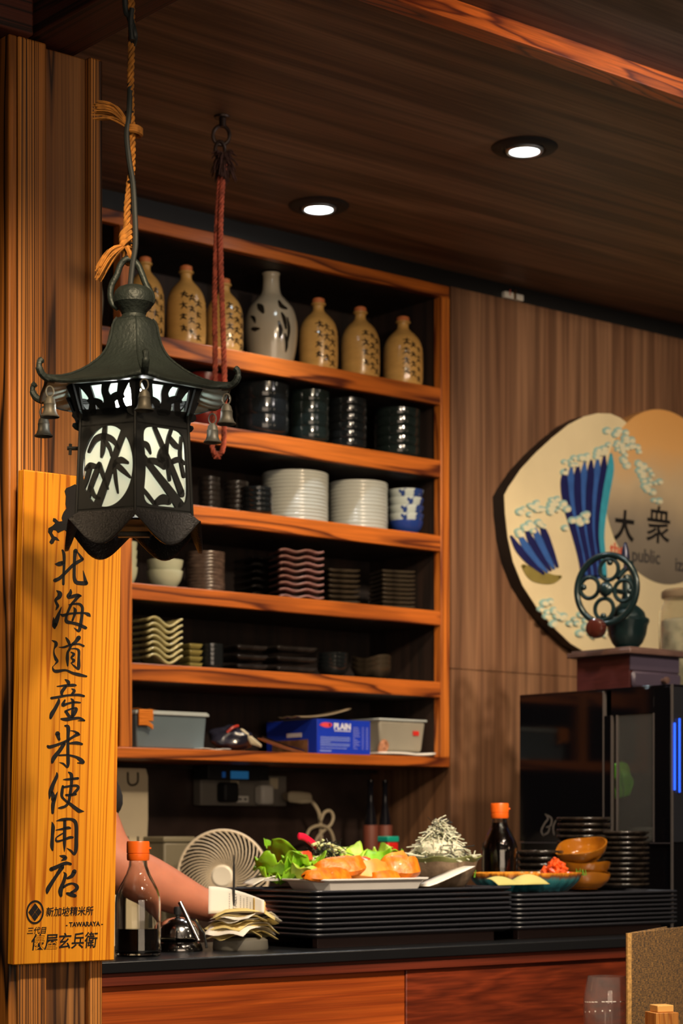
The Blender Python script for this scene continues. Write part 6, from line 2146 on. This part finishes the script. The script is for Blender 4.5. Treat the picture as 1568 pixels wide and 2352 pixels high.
# ------------------------------------------------------------------ dark glass display case
GX = 2.85
gy0, gy1 = at_x(1542, 1800, GX).y, at_x(1193, 1800, GX).y
GT = 1.519
gl = thing('display_case', (GX, gy0, C_TOP), 'tall black glass display case at the right end of the bar', 'display case')
gh, gd, gw = GT - C_TOP, gy1 - gy0, .54
M_gloss = mat('black_gloss_panel', S(9, 9, 12), rough=.06, spec=.5)
M_gmetal = mat('thin_grey_trim', S(120, 114, 112), rough=.35, metal=.6)
gy = lambda u: at_x(u, 1800, GX).y - gy0
zs_ = EYE + (HZ - 1933) / FPX * 3.9 - C_TOP
MB().box(.002, gw, 0.002, gd, 0, zs_ - .002).build('base_cabinet', M_gloss, gl, bevel=.001)
MB().box(0, .006, gy(1385), gd, zs_, gh - .004).build('side_panel', M_gloss, gl, bevel=.0006)
MB().box(0, .006, gy(1403), gy(1386.5), zs_, gh - .05).build('side_strip', M_gloss, gl, bevel=.0004)
MB().box(0, .006, 0.004, gy(1501), zs_, gh - .004).build('side_strip', M_gloss, gl, bevel=.0004)
MB().box(0, .006, gy(1501), gy(1403), gh - .05, gh - .004).build('side_strip', M_gloss, gl, bevel=.0004)
for u, zt_ in ((1385.5, gh - .004), (1404, gh - .05), (1416, gh - .05), (1501, gh - .05)):
    MB().box(-.001, .007, gy(u) - .0012, gy(u) + .0012, zs_, zt_).build('trim_strip', M_gmetal, gl)
M_smoke = mat('smoked_glass', S(214, 214, 210), rough=.04, trans=.95, ior=1.25)
MB().box(.001, .005, gy(1500), gy(1417), zs_, gh - .05).build('pane', M_smoke, gl)
MB().box(0, gw, 0, gd, gh - .004, gh).build('top', M_gloss, gl, bevel=.0006)
MB().box(.006, gw, gd - .006, gd, zs_, gh - .004).build('back', M_gloss, gl)
MB().box(.001, gw, 0, .004, zs_, gh - .004).build('front_pane', mat('dark_front_glass', S(60, 62, 70), rough=.05, trans=.6), gl)
MB().box(gw - .006, gw, .004, gd - .006, zs_, gh - .004).build('far_side', M_gloss, gl)
MB().box(.006, gw - .006, .004, gd - .006, zs_ - .002, zs_ + .002).build('floor_plate', M_gloss, gl)
for u, v0, v1 in ((1542, 1588, 2045),):
    MB().box(-.001, .003, -.0015, .0015, 0, gh).build('trim_strip', M_gmetal, gl)
MB().box(-.0012, .0, 0, gd, zs_ - .003, zs_ - .0015).build('trim_strip', mat('faint_seam', S(70, 66, 70), rough=.4), gl)
# faint pale scribble mark low on the side panel
gm = lambda u, v, t: at_x(u, v, GX - t) - Vector((GX, gy0, C_TOP))
mb = MB()
for st in ([(1252, 1870, 3), (1258, 1880, 4), (1250, 1892, 4), (1243, 1908, 4), (1248, 1920, 3)], [(1256, 1872, 3), (1266, 1880, 4), (1264, 1896, 4), (1254, 1900, 3)], [(1262, 1900, 3), (1258, 1912, 4), (1248, 1918, 3)], [(1276, 1884, 3), (1270, 1900, 4), (1272, 1918, 3)]):
    mb.brush(st, gm, .0003, .0006)
mb.build('scribble_mark', mat('dull_white_mark', S(88, 82, 78), rough=.6), gl)
# grey board added for a reflection, saucers and a leaf, behind the pane
gb = at_x(1460, 1800, GX + .16)
o = MB().box(0, .004, 0, .17, 0, .262).build('reflection_board', mat('reflection_grey', S(150, 140, 128), rough=.6))
tag(o, 'grey board standing in for a reflection in the glass display case', 'board'); o.location = (GX + .20, gy0 + .03, C_TOP + zs_ + .003)
pr = lathe_thing('white_saucer', 'plate', flat_plate_prof(.034, .008), M_white_glaze)
stack(pr, 3, (GX + .09, gy0 + .135, C_TOP + zs_ + .0035), .0075, 'white saucer', 'in the display case', 'white saucers in the display case')
o = leaf(.04, .07, 77, .3, .003).build('green_leaf', mat('fresh_green', S(90, 190, 30), rough=.4), solid=.001)
tag(o, 'bright green leaf inside the glass display case', 'leaf'); q = at_x(1432, 1820, GX + .03); o.location = (GX + .036, q.y + .012, q.z - .01); o.rotation_euler = (1.35, 0.2, 1.75)
# blue lights seen at the front corner
for k_, (u, v0, v1, lab) in enumerate(((1549, 1660, 1815, 'near'), (1560, 1650, 1820, 'far'))):
    q0, q1 = at_y(u, v1, gy0 - .004), at_y(u, v0, gy0 - .004)
    o = MB().tube([(0, 0, 0), (0, 0, q1.z - q0.z)], .0018, 8).build('blue_light_strip', mat('blue_neon', S(20, 60, 200), emit=(.02, .12, 1, 1), estr=1.6), gl)
    o.location = q0 - Vector((GX, gy0, C_TOP))

# ------------------------------------------------------------------ coffee mill on the case
gc = Vector((3.057, 2.79, GT + .0006))
ml_ = thing('coffee_mill', gc, 'old hand coffee mill with green iron wheel and dark wooden drawer box', 'coffee mill')
M_mwood = mat('dark_red_wood', S(58, 26, 26), rough=.35, var=.2, vscale=30, stretch=(1, 1, 8))
M_mwood2 = mat('brown_moulding', S(78, 58, 52), rough=.4, var=.2)
M_mdraw = mat('dark_plum_front', S(58, 50, 64), rough=.45)
M_green = mat('dark_green_iron', S(20, 36, 38), rough=.28, metal=.3, var=.15)
MB().box(-.085, .085, -.085, .085, 0, .008).build('base', M_mwood2, ml_, bevel=.003)
MB().box(-.070, .070, -.070, .070, .0082, .076).build('box', M_mwood, ml_, bevel=.001)
MB().box(-.084, .084, -.084, .084, .0762, .086).box(-.078, .078, -.078, .078, .086, .090).build('top', M_mwood2, ml_, bevel=.003)
MB().box(-.0705, .0705, -.0725, -.0702, .046, .076).build('front_board', M_mdraw, ml_)
dw = MB().box(-.070, .070, -.080, -.0702, .012, .044).build('drawer', M_mdraw, ml_, bevel=.005, seg=1)
MB().lathe([(0, 0), (.004, 0), (.0035, .004), (.007, .009), (.0065, .014), (0, .016)], (.012, -.080, .028), 20, M=Matrix.Rotation(PI / 2, 4, 'X')).build('knob', M_mwood2, dw)
MB().lathe([(0, .090), (.034, .090), (.028, .094), (.023, .098), (.030, .106), (.037, .122), (.040, .140), (.043, .146), (.044, .150), (.042, .154), (.037, .156), (.034, .166), (.026, .175), (.019, .180), (.014, .186), (.010, .2), (.010, .235), (.007, .24), (0, .242)], seg=40).build('hopper', M_green, ml_)
MB().tube(vspline([(.016, .004, .176), (.024, .004, .20), (.024, .004, .235), (.016, .004, .252), (-.004, 0, .252), (-.028, 0, .232)], 6), .0055, 10).build('bridge', M_green, ml_)
MB().lathe([(0, .25), (.003, .25), (.0035, .262), (.008, .266), (.009, .272), (.006, .292), (.003, .302), (0, .304)], (-.010, -.004, 0), 20).build('finial', mat('navy_iron', S(30, 32, 52), rough=.3, metal=.3), ml_)
MB().tube([(.004, -.004, .268), (.010, -.004, .266), (.011, -.004, .236), (.018, -.004, .238)], .0018, 6).build('catch', M_green, ml_)
wh = thing('crank_wheel', (-.072, -.012, (HZ - 1347) / FPX * 4.0 + EYE - gc.z), None, None)
wh.parent = ml_
wh.rotation_euler = (0, 0, math.radians(13))
WR = .0665
ringp = lambda cy_, cz_, r_, n_=40: [Vector((0, cy_ + r_ * math.cos(t), cz_ + r_ * math.sin(t))) for t in [2 * PI * i / n_ for i in range(n_)]]
MB().tube(ringp(0, 0, WR, 64), .0062, 10, closed=True).build('rim', M_green, wh)
for i in range(4):
    a_ = math.radians(98 + 90 * i)
    cy_, cz_ = .0385 * math.cos(a_), .0385 * math.sin(a_)
    MB().tube(ringp(cy_, cz_, .0205), .0042, 8, closed=True).build('spoke_ring', M_green, wh)
    ba = a_ + .9
    MB().lathe([(0, -.006)] + [(.006 * math.sin(PI * j / 8), -.006 * math.cos(PI * j / 8)) for j in range(1, 8)] + [(0, .006)], (0, cy_ + .0135 * math.cos(a_), cz_ + .0135 * math.sin(a_)), 14).build('ball', M_green, wh)
Mr = Matrix.Rotation(-PI / 2, 4, 'Y')
MB().lathe([(0, -.06), (.005, -.06), (.005, -.004), (.013, -.002), (.015, .004), (.011, .010), (.006, .013), (0, .014)], M=Mr, seg=24).build('hub', M_green, wh)
ky, kz = WR * math.cos(math.radians(-86)), WR * math.sin(math.radians(-86))
MB().lathe([(0, .004), (.005, .004), (.006, .010), (.0135, .016), (.0185, .024), (.0195, .033), (.018, .041), (.012, .045), (0, .0455)], (0, ky, kz - .012), 28, M=Mr).build('crank_knob', mat('red_brown_lacquer', S(58, 24, 18), rough=.2, coat=.5), wh)
MB().tube([(0, ky, kz), (-.004, ky, kz - .012), (-.02, ky, kz - .012)], .003, 8).build('crank_pin', M_green, wh)

# glass jar behind the mill
jc = at_d(1579, 1590, 4.19)
jr = thing('glass_jar', (jc.x, jc.y, GT + .0006), 'glass storage jar standing right of the coffee mill', 'jar')
jh, r = EYE + (HZ - 1352) / FPX * 4.19 - GT, .058
MB().lathe([(0, 0), (r * .95, 0), (r, .004), (r, jh * .76), (r * .96, jh * .82), (r * .86, jh * .86), (r * .84, jh * .9), (r * .80, jh * .9), (r * .82, jh * .86), (r * .92, jh * .81), (r * .95, jh * .76), (r * .95, .008), (0, .006)], seg=48).build('glass', M_glass, jr)
MB().lathe([(0, jh * .905), (r * .90, jh * .905), (r * .93, jh * .92), (r * .93, jh * .965), (r * .80, jh * .985), (0, jh)], seg=48).build('lid', mat('tinted_lid', S(150, 130, 104), rough=.15, trans=.5), jr)
MB().lathe([(0, .009), (r * .93, .009), (r * .93, jh * .70), (r * .8, jh * .72), (0, jh * .72)], seg=36).build('contents', mat('pale_blue_contents', S(170, 164, 140), rough=.6, var=.6, vscale=26), jr)

# ------------------------------------------------------------------ dining table with glass, menu and chopstick box
TZ = .88
dt = thing('dining_table', (2.6, 1.62, 0), 'dark dining table in front of the bar, just under the picture', 'table')
MB().box(-.75, 1.0, -.42, .50, TZ - .03, TZ).build('table_top', wood('table_wood', S(110, 62, 34), S(70, 36, 20), across=14, axis='X', rough=.35, seed=21), dt, bevel=.003)
for x_, y_ in ((-.68, -.36), (.93, -.36), (-.68, .44), (.93, .44)):
    MB().box(x_ - .025, x_ + .025, y_ - .025, y_ + .025, 0, TZ - .0305).build('leg', M_blackmatte, dt)
q = at_d(1393, 2300, 3.0)
wg = thing('beer_glass', (q.x, q.y, TZ + .0006), 'empty clear tulip glass standing in front of the red bar panel', 'glass')
zr = EYE + (HZ - 2243) / FPX * 3.0 - TZ
o_ = [(0, 0), (.030, 0), (.0305, .002), (.010, .006), (.0055, .014), (.0055, .034), (.012, .042), (.024, .060), (.0315, .085), (.0336, zr - .045), (.0325, zr - .024), (.0275, zr)]
i_ = [(.0262, zr), (.0312, zr - .024), (.0323, zr - .045), (.0302, .086), (.0225, .062), (.010, .046), (0, .043)]
MB().lathe(spline(o_, 3)[:-1] + [o_[-1]] + spline(i_, 3), seg=56).build('glass', mat('beer_glass_clear', S(236, 232, 228), rough=.02, trans=.955, ior=1.46), wg)
mb = MB()
for i in range(16):
    a_ = -1.3 + i * .16
    if i in (5, 10): continue
    z_ = zr - .036 + .0012 * math.cos(a_ * 2)
    mb.add([Vector((.0338 * math.sin(a_ + p_) * 1.0, -.0338 * math.cos(a_ + p_), z_ + h_)) for p_, h_ in ((0, 0), (.13, 0), (.13, .0014), (0, .0014))], [(0, 1, 2, 3)])
    if i % 2 == 0:
        z2 = zr - .050 + .002 * math.cos(a_ * 2)
        mb.add([Vector((.0337 * math.sin(a_ + p_), -.0337 * math.cos(a_ + p_), z2 + h_)) for p_, h_ in ((0, 0), (.06, 0), (.06, .0022), (0, .0022))], [(0, 1, 2, 3)])
mb.build('white_print', M_white, wg)
wg.rotation_euler.z = -YAW
# woven menu cover
m, nt, p = new_mat('woven_brown_cloth')
p.inputs['Roughness'].default_value = .85
tc = nt.nodes.new('ShaderNodeTexCoord')
outs = []
for s3 in ((800, 800, 130), (130, 130, 800)):
    mp = nt.nodes.new('ShaderNodeMapping'); mp.inputs['Scale'].default_value = s3
    nz = nt.nodes.new('ShaderNodeTexNoise'); nz.inputs['Scale'].default_value = 1.0; nz.inputs['Detail'].default_value = 3
    nt.links.new(tc.outputs['Object'], mp.inputs[0]); nt.links.new(mp.outputs[0], nz.inputs['Vector']); outs.append(nz)
mth = nt.nodes.new('ShaderNodeMath'); mth.operation = 'MULTIPLY'
nt.links.new(outs[0].outputs['Fac'], mth.inputs[0]); nt.links.new(outs[1].outputs['Fac'], mth.inputs[1])
rp = nt.nodes.new('ShaderNodeValToRGB')
rp.color_ramp.elements[0].position = .18; rp.color_ramp.elements[0].color = S(38, 31, 24)
rp.color_ramp.elements[1].position = .36; rp.color_ramp.elements[1].color = S(150, 110, 54)
nt.links.new(mth.outputs[0], rp.inputs['Fac']); nt.links.new(rp.outputs['Color'], p.inputs['Base Color'])
M_woven = m
q = at_d(1451, 2143, 2.93)
mn = thing('menu_book', (q.x, q.y, TZ + .0006), 'brown woven-cloth menu standing open on the table at the right', 'menu', rz=math.atan2(.366, .93))
mh = q.z - TZ
MB().box(0, .23, 0, .0035, 0, mh).build('front_cover', M_woven, mn, bevel=.0012)
Mx = Matrix.Rotation(math.radians(6), 4, 'Z')
MB().box(0.0, .23, .0062, .0095, 0, mh - .001, M=Mx).build('back_cover', M_woven, mn, bevel=.0012)
MB().tube([(-.0008, .0045, .001), (-.0008, .0045, mh - .001)], .004, 8).build('spine', mat('woven_edge', S(170, 130, 70), rough=.8, var=.4, vscale=300), mn)
q = at_d(1519, 2325, 2.75)
bxx = thing('chopstick_box', (q.x, q.y, TZ + .0006), 'light wooden box with small square lid in front of the menu', 'box', rz=-.38)
ch_ = q.z - TZ
M_lw = wood('pale_box_wood', S(214, 142, 62), S(168, 98, 34), across=40, along=3, axis='Z', rough=.45, seed=31)
MB().box(-.0165, .0165, -.0165, .0165, 0, ch_).build('box_body', M_lw, bxx, bevel=.0008)
MB().box(-.0118, .0118, -.0118, .0118, ch_ + .0002, ch_ + .0095).build('lid', mat('pale_lid_wood', S(226, 170, 92), rough=.5), bxx, bevel=.001)
